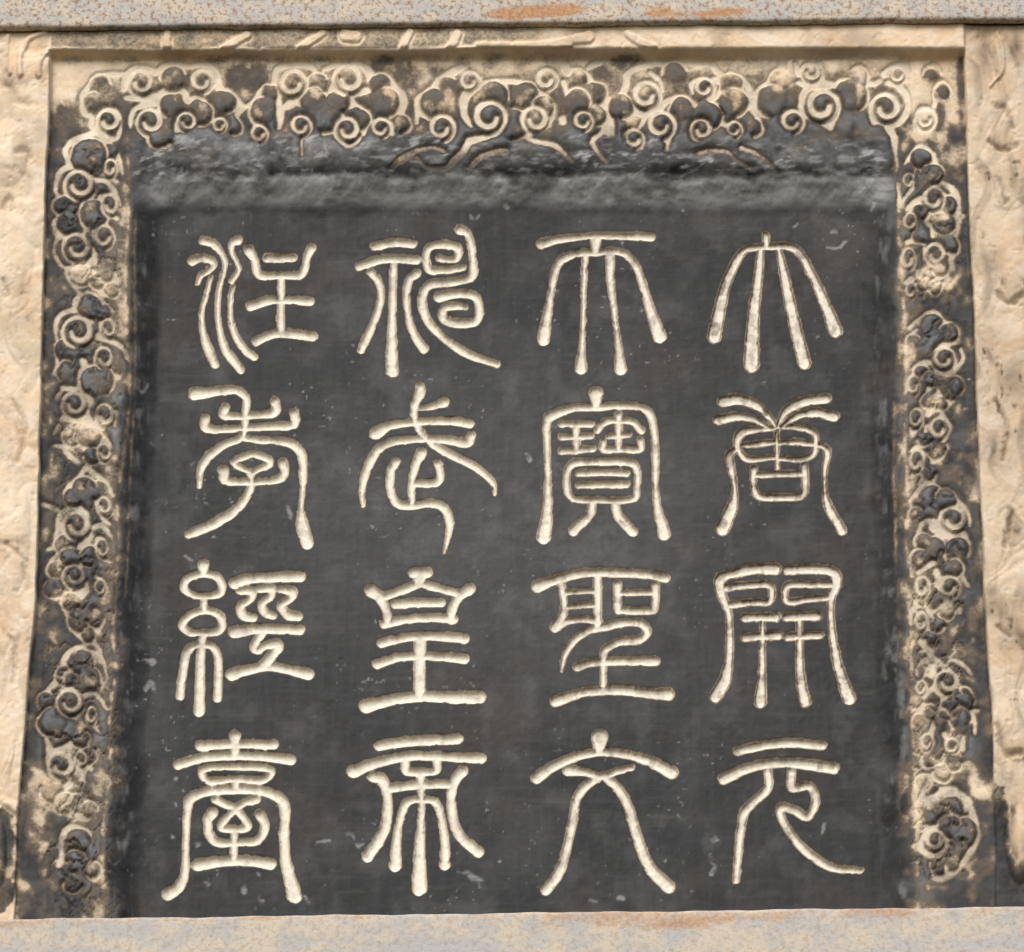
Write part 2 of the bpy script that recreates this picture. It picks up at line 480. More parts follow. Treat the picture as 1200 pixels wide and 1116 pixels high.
 (1030, 550, 6.975, """
 260,250,30 320,180,40 390,110,38 440,120,32 490,170,35 560,180,25
 600,200,35 640,260,42 700,310,38 735,390,32 740,460,22
 640,280,40 560,300,35 510,360,32 490,430,35 420,420,45 360,440,40 320,510,25
 430,470,52 520,520,70 600,530,60 680,520,42 740,600,32
 480,600,52 540,660,40 545,730,30
 300,335,36 310,350,34
 370,670,28 300,740,32 260,820,28 270,870,22
 450,760,40 380,800,38 320,840,28
 560,790,42 640,770,25
 490,960,28 520,900,35 580,880,38 640,920,40 640,970,38 590,1040,32 530,1030,25 490,960,28
 690,890,46 730,950,28
 470,830,45 490,880,40
 300,1020,22 330,920,28 370,880,28 400,930,25 370,1010,25
 460,1060,35 440,1090,30"""),
 (1030, 680, 6.975, """
 450,150,38 400,210,40 420,270,30
 335,295,48 345,320,46
 550,250,62 560,310,56
 660,230,36 655,260,30
 340,500,35 410,570,46 430,620,40
 310,730,28 360,660,38 450,640,40 510,680,28 480,760,32 460,830,35 470,900,45 540,940,45 610,880,35
 530,700,25 600,650,32 690,690,38 750,760,28
 520,790,22 580,770,25
 350,830,38 310,880,28
 430,890,35 370,950,28
 370,1020,36 340,1050,25
 510,1060,52 550,1080,40
 720,1080,52 810,1060,30"""),
 (1030, 810, 6.975, """
 370,110,35 330,250,30
 490,150,46 550,170,45 570,250,25
 740,160,34 780,220,26 785,350,18
 450,270,40 420,370,46 440,430,35 380,500,25
 530,350,45 570,400,38 630,400,30
 690,370,28 680,460,46
 520,610,60 500,690,56
 580,630,46 630,600,26
 400,690,38 420,760,30 390,800,25
 410,950,30 440,880,38 520,810,45 600,800,48 680,840,45 740,900,45 760,1000,45 790,1110,35"""),
 (1040, 920, 6.975, """
 340,180,35 400,90,42 480,50,48 570,60,48 640,110,50 690,200,50 720,310,45 740,420,40 690,520,45 620,630,46
 360,350,42 440,350,45 480,420,42 460,530,42 380,570,52 300,550,45 270,490,40 310,400,46 360,350,42
 380,770,30 460,770,30 560,700,32"""),
]
# pale raised lines of the outer frame and of the border's inner fillets, in photograph pixels
FRAME_LINES = """
 10,43,4 7.5,55,4 7.5,75,4 12,88,5
 55,38,5 37,45,6 27,58,7 23,73,7 24,90,7
 198,62,6 153,61,6 103,61,6 70,60,6 55,63,7 47,73,7 45,90,8
 198,62,6 260,61,7 340,62,6 420,63,7 500,61,7 560,58,6 640,56,7 668,53,8
 196,40,9 195,60,9
 290,42,9 262,58,9
 378,40,8 352,58,9
 405,42,14 418,44,12
 481,38,9 476,50,8 470,60,8
 536,40,10 533,50,9 526,58,8
 560,54,6 640,52,6 690,44,14
 735,40,8 750,50,9 765,56,9
"""
FILLETS = """
 149,172,3.2 151,210,3.6 152,240,3.6 148,300,3.4 146,367,3.4 149,397,3.2 152,459,3.2 145,523,3.4 140,566,3.4 137,610,3.6 139,639,3.4 136,690,3 132,744,3.4 136,783,3.6 131,820,3.2 127,849,3.2 130,894,3.6 126,930,3.2 121,972,3 119,1010,3.2 120,1040,3 117,1080,3
 158,250,2 157,330,2.2 158,430,2 152,560,2.2 150,640,2 146,700,1.8
 1054,200,2.6 1052,260,3.2 1055,300,3.4 1058,345,3.2 1061,385,3 1062,440,2.6 1060,510,3 1064,580,2.8 1062,640,3 1066,700,2.8 1068,766,3 1068,830,2.6 1070,880,3.4 1073,930,3 1074,1000,2.6 1076,1080,2.6
 1049,470,2.2 1048,560,2.6 1050,622,3 1050,670,2.2
"""
# light scuffs and scratches on the black face, in photograph pixels
SCUFFS = """
 404,976,2 412,978,3 419,992,4 426,988,2
 536,1021,3 546,1023,6 558,1031,6 566,1033,3
 968,289,3 978,291,4 992,283,3
 977,271,5 979,272,5
 206,913,5 207,914,5
 202,980,4 203,981,4
 231,984,5 232,990,5
 241,1033,4 243,1036,4
 286,1041,6 287,1044,6
 303,1052,4 306,1057,5
 357,1052,4 361,1057,5
 302,1021,3 304,1025,3
 372,986,2 385,984,3
 725,1052,4 731,1053,5
 836,982,7 840,987,7
 832,1006,8 838,1016,6 834,1024,5
 966,966,4 963,976,3
 172,770,8 178,776,9
 170,808,6 176,800,7 182,812,5
 167,458,4 172,452,4
 618,535,7 621,540,6
 270,583,4 272,588,4
 338,594,3 340,606,3
 217,652,3 224,657,3
 560,252,3 556,262,3
 552,253,4 554,262,3
 896,448,4 898,453,4
 934,262,3 930,266,3
 690,1055,2 700,1056,2
 480,165,3 520,150,3
 300,193,5 308,195,4
 318,178,4 330,182,4
 380,170,4 386,190,4
 352,166,3 372,160,3
 655,193,5 657,194,5
 698,191,5 699,192,5
 737,206,5 739,207,5
 828,187,4 832,188,4
 950,176,5 953,178,5
 915,180,3 924,184,3
 940,168,3 945,172,3
 1022,245,3 1024,238,4
 592,240,6 594,243,6
 552,252,3 553,256,3
 178,212,3 190,204,4
"""
# every curl of the clouds: centre, radius, squeeze, winding
CURLS = np.array([float(q) for q in """
 127,142,14,1,-1 165,97,15,1,-1 236,95,14,1,1 176,143,16,1,-1 219,143,12,1,-1 257,147,9,1,1
 303,157,11,1,1 343,98,17,1,1 408,93,18,1,-1 352,148,13,1,1 407,152,15,1,-1 446,150,12,1,1
 550,95,12,1,1 573,138,20,1,1 627,140,16,1,-1 517,150,16,1,1 640,93,13,1,1 683,142,12,1,1
 757,112,17,1,1 774,147,17,1,1 822,152,13,1,-1 825,103,12,1,1 860,152,10,1,1 743,163,12,1,1
 950,85,12,1,-1 963,125,20,1,1 1038,127,18,1,-1 1052,88,10,1,1 928,143,14,1,1 1085,140,12,0.9,1
 129,197,12,0.7,1 93,217,18,1,-1 129,240,14,0.75,-1 122,278,15,0.8,1 90,290,17,1,-1
 92,389,19,1,-1 127,385,12,0.7,-1 122,420,14,0.8,-1 87,474,15,1,-1 123,487,15,0.75,-1 122,530,11,0.8,-1
 90,616,17,1,-1 122,593,12,0.7,-1 120,643,12,0.7,-1 87,675,14,1,-1 117,689,11,0.7,1
 82,823,16,1,-1 107,838,11,0.6,1 72,897,16,1,-1 95,889,10,0.8,-1
 1064,212,10,0.7,1 1094,233,15,0.9,1 1066,260,12,0.7,1 1096,298,14,0.9,-1 1064,303,14,0.65,1
 1067,340,10,0.7,1 1106,420,14,1,1 1070,451,13,0.65,1 1073,490,13,0.65,1 1100,502,14,0.9,1 1073,540,14,0.65,1
 1117,609,16,1,-1 1080,688,14,0.65,1 1112,688,14,1,1 1079,729,13,0.6,1 1110,799,15,1,-1 1079,806,10,0.7,1
 1086,869,11,0.7,1 1115,874,10,1,1 1096,985,13,1,1
""".replace(',', ' ').split()]).reshape(-1, 5)
# the plain swelling lobes between the curls: centre and radius, back ones first
LOBES = np.array([float(q) for q in """
 118,100,12 108,118,10 203,92,14 200,123,13 234,132,14 264,120,13 274,147,9 188,160,13
 315,110,9 308,130,15 372,97,11 383,137,18 367,117,14 398,118,13 421,140,12 445,98,12 452,120,16 472,145,9
 526,103,12 508,122,17 600,146,18 579,110,16 615,112,15 636,125,11 678,90,9 697,108,12 676,118,14 700,135,10
 728,125,14 790,86,13 798,128,13 830,135,15 858,98,12 860,120,16 883,148,9
 914,94,12 904,119,18 998,112,18 1006,90,10 1092,88,10 1105,108,9
 125,182,12 104,183,20 77,242,12 77,263,12 110,251,15 95,324,12 115,330,8 126,322,8 132,340,7
 118,366,9 105,360,13 78,412,13 77,436,11 116,446,17 85,510,12 104,513,12 108,535,8
 116,575,10 85,582,10 99,573,14 77,637,11 82,653,11 105,651,10 65,668,9 62,690,9 82,706,10 91,727,12 112,727,8 103,744,7
 105,795,12 77,792,10 96,776,14 52,822,9 60,846,16 96,866,9 104,885,8 60,928,12 76,940,11 89,940,9 104,948,8
 93,984,13 88,1009,11 108,1020,8 85,1036,10
 1084,206,10 1079,186,11 1093,204,11 1078,247,8 1107,262,12 1115,287,9 1112,240,9 1079,278,8 1088,318,11 1101,315,9 1082,332,8 1096,338,7
 1078,396,9 1091,380,13 1111,389,10 1070,400,8 1080,437,9 1090,442,8 1116,452,12 1088,470,8 1103,474,7 1098,530,9 1085,515,7 1090,556,7
 1078,590,9 1090,581,12 1107,585,11 1095,643,11 1122,644,13 1118,665,9 1082,635,8 1076,655,8 1072,603,7 1110,716,9 1098,735,8 1094,705,8 1092,752,7
 1083,787,9 1095,790,10 1128,819,13 1127,841,10 1104,843,8 1090,835,8 1078,845,7 1104,906,9 1090,890,8 1118,895,8 1082,915,7
 1113,950,16 1131,974,15 1113,967,12 1100,1016,10 1116,1012,8
""".replace(',', ' ').split()]).reshape(-1, 3)
CLOUD_SHAPES = [
 [96,123,110,95,127,87,143,90,145,147,132,162,107,147],
 [143,95,150,80,185,75,215,73,245,78,258,100,283,120,281,150,270,165,215,172,160,165,152,140],
 [289,125,305,105,318,80,360,75,420,73,440,90,462,100,475,120,478,155,440,175,400,182,350,178,300,168,288,145],
 [487,140,490,113,512,95,535,80,560,85,570,95,600,93,630,105,648,130,640,150,618,150,616,165,650,180,560,178,530,190,505,178,492,160],
 [628,95,630,80,650,70,680,82,705,105,710,140,700,165,680,175,655,160,650,130],
 [716,125,730,100,745,78,790,72,835,78,868,92,882,115,890,150,880,165,800,178,730,178,717,155],
 [884,115,915,85,925,67,970,67,1040,58,1062,75,1065,130,1050,160,1045,175,980,155,930,160,905,155,885,135],
 [1068,90,1090,78,1105,90,1115,110,1105,145,1090,162,1072,155],
 [75,210,77,180,95,160,117,155,135,175,143,205,145,260,140,300,135,340,112,340,85,320,66,300,62,240,66,222],
 [66,370,88,352,103,342,130,362,147,400,148,440,145,490,140,545,118,552,92,540,72,520,65,460,64,400],
 [77,590,80,575,98,550,125,562,138,600,140,640,135,700,125,735,125,752,92,745,75,715,58,665,62,620],
 [45,820,66,790,75,770,92,757,115,765,125,800,125,860,118,920,110,960,70,960,48,930,45,860],
 [65,1015,70,980,83,967,105,975,115,1010,112,1060,75,1060],
 [1062,192,1075,173,1095,180,1103,205,1122,225,1130,260,1122,310,1105,340,1080,355,1062,345,1058,280],
 [1065,385,1090,365,1110,378,1123,395,1128,430,1115,500,1110,540,1085,565,1065,560,1062,450],
 [1067,590,1090,565,1120,580,1136,610,1138,650,1135,700,1120,735,1090,755,1070,760,1068,660],
 [1073,790,1095,772,1125,775,1140,800,1148,850,1145,885,1128,920,1090,925,1075,900],
 [1078,1000,1095,935,1115,925,1140,945,1150,985,1135,1015,1100,1035,1082,1020],
]

def parse(text, x0=0.0, y0=0.0, f=1.0):
    out = []
    for line in text.strip().splitlines():
        pts = np.array([[float(q) for q in p.split(',')] for p in line.split()])
        pts[:, 0] = x0 + pts[:, 0] / f; pts[:, 1] = y0 + pts[:, 1] / f; pts[:, 2] = pts[:, 2] / f / 2
        out.append(pts)
    return out
def smooth(pts, n=7):
    if len(pts) < 3:
        return pts
    closed = np.hypot(*(pts[0, :2] - pts[-1, :2])) < 0.3
    P = np.vstack([pts[-2] if closed else 2 * pts[0] - pts[1], pts, pts[1] if closed else 2 * pts[-1] - pts[-2]])
    res = []
    for i in range(1, len(P) - 2):
        a, b, c, d = P[i - 1], P[i], P[i + 1], P[i + 2]
        for k in range(n):
            t = k / n
            res.append(0.5 * (2 * b + (c - a) * t + (2 * a - 5 * b + 4 * c - d) * t**2 + (3 * b - a - 3 * c + d) * t**3))
    res.append(P[-2])
    R = np.array(res); R[:, 2] = np.maximum(R[:, 2], 0.5)
    return R

# ------------------------------------------------------------------ grid over the tablet face
xa, _ = to_wall(-12, 558); xb, _ = to_wall(1212, 558)
_, zt = to_wall(600, -6); _, zb = to_wall(600, 1108)
xs = np.concatenate([np.linspace(-0.80, xa, 24)[:-1], np.arange(xa, xb, 0.00132), np.linspace(xb + 0.001, 0.80, 24)])
zs = np.concatenate([np.linspace(zb - 0.16, zb, 16)[:-1], np.arange(zb, zt, 0.00148), np.linspace(zt + 0.001, zt + 0.14, 14)])[::-1]
X, Z = np.meshgrid(xs, zs)
NR, NC = X.shape
U0, V0 = project(X, 0.0, Z)

def line(v, tab):
    return np.interp(v, [p[0] for p in tab], [p[1] for p in tab])
XL = line(V0, [(-100, 65), (60, 61), (150, 58), (300, 53.6), (430, 50), (590, 47), (700, 43.5), (850, 31), (900, 28), (960, 22), (1100, 16), (1300, 10)])
XR = line(V0, [(-100, 1127), (100, 1130), (200, 1133), (310, 1137), (430, 1142), (570, 1148), (700, 1152), (830, 1160.5), (950, 1164), (1100, 1168), (1300, 1174)])
IL = line(V0, [(-100, 158), (180, 151), (1060, 121), (1300, 113)])
IR = line(V0, [(-100, 1046), (210, 1052), (1060, 1074), (1300, 1079)])
wob = (fbm(X * 1000, Z * 1000, 60, 3) - 0.5)
XL = XL + wob * 5; XR = XR + wob * 5
sl, sr, st = U0 - IL, IR - U0, V0 - 180
def smin(a, b, k):
    h = np.clip(0.5 + 0.5 * (b - a) / k, 0, 1)
    return b * (1 - h) + a * h - k * h * (1 - h)
S = smin(smin(sl, sr, 26), st * 0.85, 26)
S = S + 16 * (fbm(X * 1000, Z * 1000, 45, 301, 3) - 0.5)
cove = sstep(0, 44, S)
base = 0.010 * np.clip(1 + S / 100, 0, 1) + 0.031 * cove
low = sstep(880, 980, V0)
mh = 0.014 * (1 - 0.6 * low)
ml = sstep(1.5, -1.5, U0 - XL); mr = sstep(-1.5, 1.5, U0 - XR)
mt = sstep(5, -4, V0 - 67) * (1 - ml) * (1 - mr)
base = base - 0.0014 * sstep(197, 204, V0 + 16 * wob) * sstep(330, 240, V0) * sstep(0, 12, S)
base = base - mh * (ml + mr) - 0.016 * mt

U, V = project(X, base, Z)
rowmin, rowmax = V.min(1), V.max(1)
colmin, colmax = U.min(0), U.max(0)
def window(u0, u1, v0, v1):
    r = np.where((rowmax >= v0) & (rowmin <= v1))[0]; c = np.where((colmax >= u0) & (colmin <= u1))[0]
    if len(r) == 0 or len(c) == 0:
        return None
    return slice(r[0], r[-1] + 1), slice(c[0], c[-1] + 1)
def carve(pts, field, pad, jit=0.0):
    """signed distance (pixels, negative inside) of a tapering stroke, merged into field"""
    P = smooth(pts)
    m = pad + P[:, 2].max()
    win = window(P[:, 0].min() - m, P[:, 0].max() + m, P[:, 1].min() - m, P[:, 1].max() + m)
    if win is None:
        return None
    u = U[win] + jit * JX[win]; v = V[win] + jit * JY[win]
    best = np.full(u.shape, 1e3)
    for a, b in zip(P[:-1], P[1:]):
        dx, dy = b[0] - a[0], b[1] - a[1]
        L = dx * dx + dy * dy + 1e-9
        t = np.clip(((u - a[0]) * dx + (v - a[1]) * dy) / L, 0, 1)
        np.minimum(best, np.hypot(u - a[0] - t * dx, v - a[1] - t * dy) - (a[2] + (b[2] - a[2]) * t), out=best)
    np.minimum(field[win], best, out=field[win])
    return win, best
def blur(a, n, it=2):
    for _ in range(it):
        for ax in (0, 1):
            c = np.cumsum(np.pad(a, [(n + 1, n) if x == ax else (0, 0) for x in (0, 1)], mode='edge'), axis=ax)
            a = (np.take(c, range(2 * n + 1, c.shape[ax]), ax) - np.take(c, range(0, c.shape[ax] - 2 * n - 1), ax)) / (2 * n + 1)
    return a
JX = (fbm(U, V, 7, 31, 3) - 0.5) * 2; JY = (fbm(U, V, 7, 47, 3) - 0.5) * 2

BIG = 60.0
SDC = np.full(U.shape, BIG); CID = np.full(U.shape, -1, np.int32); GR = np.zeros(U.shape)
for ci, (x0, y0, f, grime, lab, txt) in enumerate(CHARS):
    for p in parse(txt, x0, y0, f):
        r = carve(p, SDC, 8, 0.5)
        win, best = r
        near = best < 5
        sub = CID[win]; sub[near] = ci; CID[win] = sub
        sub = GR[win]; sub[near] = grime; GR[win] = sub
chipn = fbm(U, V, 8, 431, 3)
SDC = SDC - 0.35 - 0.9 * sstep(0.66, 0.8, chipn) * (SDC < 6) + 0.9 * sstep(0.36, 0.24, chipn) * (SDC < 6)
SDK = np.full(U.shape, BIG)
for x0, y0, f, txt in CLOUDS:
    for p in parse(txt, x0, y0, f):
        if any(np.all(np.hypot((p[:, 0] - c[0]) / c[3], p[:, 1] - c[1]) < c[2] * 1.05) for c in CURLS):
            continue                                  # the curl's own spiral takes its place
        p[:, 2] = p[:, 2] * 1.10 + 0.55
        carve(p, SDK, 26, 0.8)
DOME = np.zeros(U.shape)
JU = U + 1.3 * JX + 5 * (fbm(U, V, 24, 341, 2) - 0.5); JV = V + 1.3 * JY + 5 * (fbm(U, V, 24, 351, 2) - 0.5)
CENT = np.array([np.array(c, float).reshape(-1, 2).mean(0) for c in CLOUD_SHAPES])
for cx, cy, R in LOBES:
    R = R + 1.6
    win = window(cx - R - 12, cx + R + 12, cy - R - 12, cy + R + 12)
    du, dv = JU[win] - cx, JV[win] - cy
    rr = np.hypot(du, dv)
    c = CENT[np.argmin(np.hypot(CENT[:, 0] - cx, (CENT[:, 1] - cy) * 0.8))] + (0, 10)
    ox, oy = cx - c[0], cy - c[1]
    ol = math.hypot(ox, oy) + 1e-6
    facing = (du * ox + dv * oy) / (rr + 1e-6) / ol            # 1 on the outer side of the cloud, -1 towards its heart
    keep = sstep(-0.45, 0.05, facing)
    rim = np.abs(rr - R) - 1.75 * keep + 4.0 * (1 - keep)
    k = sstep(R + 0.5, R - 1.5, rr)
    SDK[win] = np.minimum(SDK[win], rim) * (1 - k) + rim * k
    dome = (R / 15) * np.clip(1 - (rr / (R + 0.5)) ** 3, 0, 1) ** 0.7
    DOME[win] = np.where(facing > -0.2, DOME[win] * (1 - k) + k * dome, np.maximum(DOME[win], dome))
DOME = blur(DOME, 1, 1)
for cx, cy, R, sq, sg in CURLS:
    R = R * 1.08
    t = np.linspace(0, 1, 19)
    a = math.radians(75) - math.radians(425) * t
    rad = R * (1.0 - 0.58 * t)
    wd = (R * (0.10 + 0.05 * np.sin(t * 2.6)) + 0.45) * (0.45 + 0.55 * sq)
    local = np.full(U.shape, BIG)
    win, best = carve(np.stack([cx + sg * sq * rad * np.cos(a), cy + rad * np.sin(a), wd], -1), local, 26, 0.7)
    rho = np.hypot((U[win] - cx) / sq, V[win] - cy) / R
    k = sstep(1.0, 0.86, rho)
    SDK[win] = np.minimum(SDK[win], best) * (1 - k) + best * k
    DOME[win] = DOME[win] * (1 - k) + k * (R / 15) * np.sqrt(np.clip(1 - rho ** 2, 0, 1))
# worn small carving in the far parts of the side bands, past following stroke by stroke
wl = np.abs(fbm(U + 6 * JX, V * 0.8 + 6 * JY, 17, 411, 2) - 0.5) * 46 - 1.5
wz = np.maximum(sstep(1064, 1070, U) * sstep(1140, 1122, U) * (sstep(185, 210, V) * 0.5 + 0.5 * sstep(660, 700, V)) * sstep(1045, 1020, V),
                sstep(128, 122, U) * sstep(46, 56, U) * sstep(690, 720, V) * sstep(1050, 1030, V) * 0.8)
wz = np.maximum(wz, 0.55 * sstep(60, 68, U) * sstep(146, 138, U) * sstep(170, 190, V) * (U < 300))
SDK = np.minimum(SDK, np.where(wz > 0.2, wl + (1 - wz) * 3.2, BIG))
SDK += 1.5 * (fbm(U, V, 13, 251, 2) - 0.5) * (SDK < 20)
SDF = np.full(U.shape, BIG)
for p in parse(FRAME_LINES):
    carve(p, SDF, 14, 1.0)
SDL = np.full(U.shape, BIG)
for p in parse(FILLETS):
    carve(p, SDL, 8, 1.6)
SDS = np.full(U.shape, BIG)
for p in parse(SCUFFS):
    carve(p, SDS, 6, 2.6)
# dragon outlines on the pale margins
SDM = np.full(U.shape, BIG)
for p in parse("""
 3,139,9 15,147,9 25,157,9 27,178,8 27,210,9 29,223,9 23,243,8 20,260,7 15,278,6 11,292,5
 1168,40,3 1175,60,4 1174,85,4 1160,100,3
"""):
    p[:, 1] += 800 if p[0, 0] < 100 else 0
    carve(p, SDM, 16, 1.2)
SDN = np.full(U.shape, BIG)     # dark crevices between the dragon's coils
for p in parse("""
 4,97,3 14,104,4 19,118,5 34,123,4
 20,182,3 32,179,3 36,186,3
 4,245,3 12,232,3 14,246,2
 5,330,2 9,345,2
 14,470,2 30,500,2 22,540,2
 8,640,2 26,655,2 34,690,2
 6,742,2 18,760,2 16,800,2
 1166,122,3 1178,128,4 1188,150,3
 1160,165,3 1175,176,4 1192,170,3
 1172,215,2 1178,240,2
 1170,345,4 1182,356,4 1198,350,4
 1166,470,2 1180,500,2 1176,540,2
 1178,640,3 1186,600,3
 1170,735,2 1183,745,2
 1168,850,3 1178,882,4 1196,884,4
 1187,950,3 1183,985,3 1190,1010,3
"""):
    carve(p, SDN, 16, 2.0)

# ------------------------------------------------------------------ relief
band = np.clip(1 - cove, 0, 1) * (1 - ml) * (1 - mr) * (1 - mt)
inband = band * sstep(40, 0, S)
h = np.zeros(U.shape)                               # + = proud of the face
# cloud lobes swell between their recessed outlines
CLID = np.full(U.shape, -1, np.int32)
cm = np.zeros(U.shape)
def inside(u, v, poly):
    res = np.zeros(u.shape, bool); n = len(poly)
    for i in range(n):
        x1, y1 = poly[i]; x2, y2 = poly[(i + 1) % n]
        c = (y1 > v) != (y2 > v)
        res ^= c & (u < (x2 - x1) * (v - y1) / (y2 - y1 + 1e-9) + x1)
    return res
for k, flat in enumerate(CLOUD_SHAPES):
    poly = np.array(flat, float).reshape(-1, 2)
    win = window(poly[:, 0].min() - 4, poly[:, 0].max() + 4, poly[:, 1].min() - 4, poly[:, 1].max() + 4)
    m = inside(U[win], V[win], poly)
    sub = CLID[win]; sub[m] = k; CLID[win] = sub
    sub = cm[win]; sub[m] = 1; cm[win] = sub
cmb = blur(cm, 3)
dk = np.clip(SDK, 0, 14)
ingroove = sstep(1.9, -1.0, SDK)
h += inband * (0.0012 * cmb + 0.0023 * DOME + 0.0030 * (1 - np.exp(-dk / 4.0)) * (0.4 + 0.6 * cmb))
h -= inband * 0.0016 * sstep(0.7, -0.7, SDK)
h -= 0.0012 * sstep(2.4, -1.2, SDL) * (1 - ml) * (1 - mr)
# sunk groove walls of the characters
rd = np.clip(-SDC, 0, 6)
h -= 0.0046 * sstep(1.0, -2.4, SDC) + 0.0012 * np.clip(-SDC - 2, 0, 4) / 4
# outer frame: swelling lobes between raised pale lines
mar = np.clip(ml + mr + mt, 0, 1)
h += mt * 0.0035 * sstep(1.5, -1.5, SDF) + mt * 0.0016 * np.clip(SDF, 0, 8) / 8
h += ml * 0.0035 * sstep(1.5, -1.5, SDF) * sstep(130, 95, V)
h += 0.004 * sstep(2, -3, SDM) * (ml + mr) - 0.0035 * sstep(5, -2.0, SDN) * (ml + mr)
WX = (fbm(U, V, 55, 61, 2) - 0.5) * 60; WY = (fbm(U, V, 55, 67, 2) - 0.5) * 60
swirl = fbm(U + WX, (V + WY) * 0.6, 46, 71, 2)
coil = np.abs(((swirl * 5.0 + V / 150.0) % 1) - 0.5) * 2
h += (ml + mr) * (0.008 * (swirl - 0.5) + 0.0009 * sstep(0.0, 0.8, coil))
for bx, by, rx, ry, hh in [(1192, 850, 26, 42, 0.010), (1195, 300, 24, 60, 0.008), (1185, 215, 22, 34, 0.006), (1195, 990, 16, 46, 0.012),
                           (8, 180, 26, 40, 0.006), (14, 300, 26, 50, 0.006), (0, 1000, 8, 40, 0.010), (20, 80, 30, 20, 0.004), (10, 620, 26, 80, 0.006)]:
    q = ((U - bx) / rx) ** 2 + ((V - by) / ry) ** 2
    h += hh * np.clip(1 - q, 0, 1) ** 0.8 * (ml + mr)
# general hand-dressed unevenness, chips and pits
h += 0.0022 * (fbm(X * 1000, Z * 1000, 120, 91, 3) - 0.5) + 0.0010 * (fbm(X * 1000, Z * 1000, 14, 95, 3) - 0.5)
rough = fbm(X * 1000, Z * 1000, 5.5, 101, 3) - 0.5
h += rough * (0.0004 + 0.0005 * np.clip(mar + band, 0, 1) + 0.0009 * sstep(0.02, 0.5, cove) * sstep(0.98, 0.5, cove) * sstep(260, 230, V))
h -= 0.0005 * sstep(1.5, -1.4, SDS)
lat = sstep(0.70, 0.82, fbm(X * 1000, Z * 1000, 9, 131, 2))
h -= 0.0006 * lat * (0.3 + mar)

# ------------------------------------------------------------------ where the black ink, the stain, the dust and the painted sheen lie
n1 = fbm(U, V, 34, 151, 4); n2 = fbm(U, V, 11, 161, 4); n3 = fbm(U, V, 90, 171, 3)
ink = np.ones(U.shape)
topfade = sstep(70, 165, V + 26 * (n1 - 0.5))
ink = np.where(S < 10, np.minimum(ink, 0.44 + 0.56 * topfade), ink)
def blob(x, y, rx, ry, val, k=1.0, fr=1.0):
    global ink
    q = np.sqrt(((U - x) / rx) ** 2 + ((V - y) / ry) ** 2) + fr * (n2 - 0.5) * 0.7 + fr * (n1 - 0.5) * 0.5
    a = k * sstep(1.25, 0.6, q) * (cove < 0.5)
    ink = ink * (1 - a) + val * a
# thin or rubbed-off ink along the top and in the upper corners
blob(105, 82, 60, 40, 0.16); blob(600, 70, 480, 12, 0.30, 0.7); blob(600, 90, 500, 26, 0.45, 0.45); blob(180, 68, 120, 10, 0.34); blob(330, 68, 160, 9, 0.42); blob(540, 70, 90, 14, 0.42)
blob(590, 78, 50, 20, 0.40); blob(690, 72, 60, 10, 0.32); blob(800, 66, 90, 10, 0.28); blob(1010, 72, 110, 22, 0.20)
blob(1095, 90, 40, 70, 0.18); blob(1085, 150, 20, 24, 0.18); blob(1118, 120, 14, 66, 0.30); blob(95, 130, 22, 26, 0.55); blob(122, 108, 20, 16, 0.45)
blob(940, 62, 60, 8, 0.15); blob(860, 78, 50, 12, 0.30); blob(640, 130, 30, 30, 0.62); blob(600, 112, 40, 18, 0.80); blob(745, 140, 16, 10, 0.45)
blob(520, 118, 22, 22, 0.70); blob(480, 90, 14, 16, 0.55); blob(1000, 80, 40, 14, 0.42, 0.6)
for x, y, rx, ry, v in [(455, 85, 26, 14, .72), (515, 85, 10, 8, .6), (290, 92, 26, 18, .78), (205, 92, 26, 12, .76), (260, 68, 30, 6, .55), (735, 72, 22, 10, .68), (785, 84, 16, 14, .7),
                        (1090, 90, 12, 7, .72), (1106, 110, 8, 8, .76), (1101, 138, 5, 16, .7), (1112, 175, 20, 26, .85), (1126, 90, 4, 60, .6), (120, 97, 10, 5, .62),
                        (72, 128, 14, 10, .72), (68, 160, 12, 30, .66), (975, 90, 20, 5, .5), (1045, 85, 9, 6, .62), (830, 106, 14, 12, .8), (700, 92, 16, 16, .62), (975, 120, 24, 22, .85)]:
    blob(x, y, rx, ry, v)
# paler worn lobes down both sides
for x, y, rx, ry, v in [(95, 320, 20, 14, .3), (125, 330, 16, 20, .4), (100, 505, 26, 16, .38), (90, 522, 14, 14, .45), (70, 640, 12, 8, .45), (66, 665, 9, 12, .55), (80, 700, 24, 10, .45),
                        (62, 935, 34, 30, .34), (95, 955, 22, 22, .5), (45, 925, 18, 26, .35), (40, 965, 12, 30, .55), (1095, 325, 24, 18, .28), (1100, 250, 12, 14, .5), (1105, 275, 16, 7, .55),
                        (1095, 475, 12, 14, .4), (1098, 535, 10, 12, .45), (1105, 620, 20, 14, .4), (1110, 715, 12, 12, .4), (1130, 765, 20, 8, .7), (1105, 905, 22, 16, .42), (1130, 905, 22, 16, .5),
                        (1085, 700, 16, 40, .72), (1085, 850, 14, 60, .70), (1075, 940, 9, 40, .5), (1150, 925, 16, 14, .35), (1120, 1015, 20, 8, .55), (1120, 870, 16, 20, .62)]:
    blob(x, y, rx, ry, v)
ink = np.clip(ink, 0, 1)
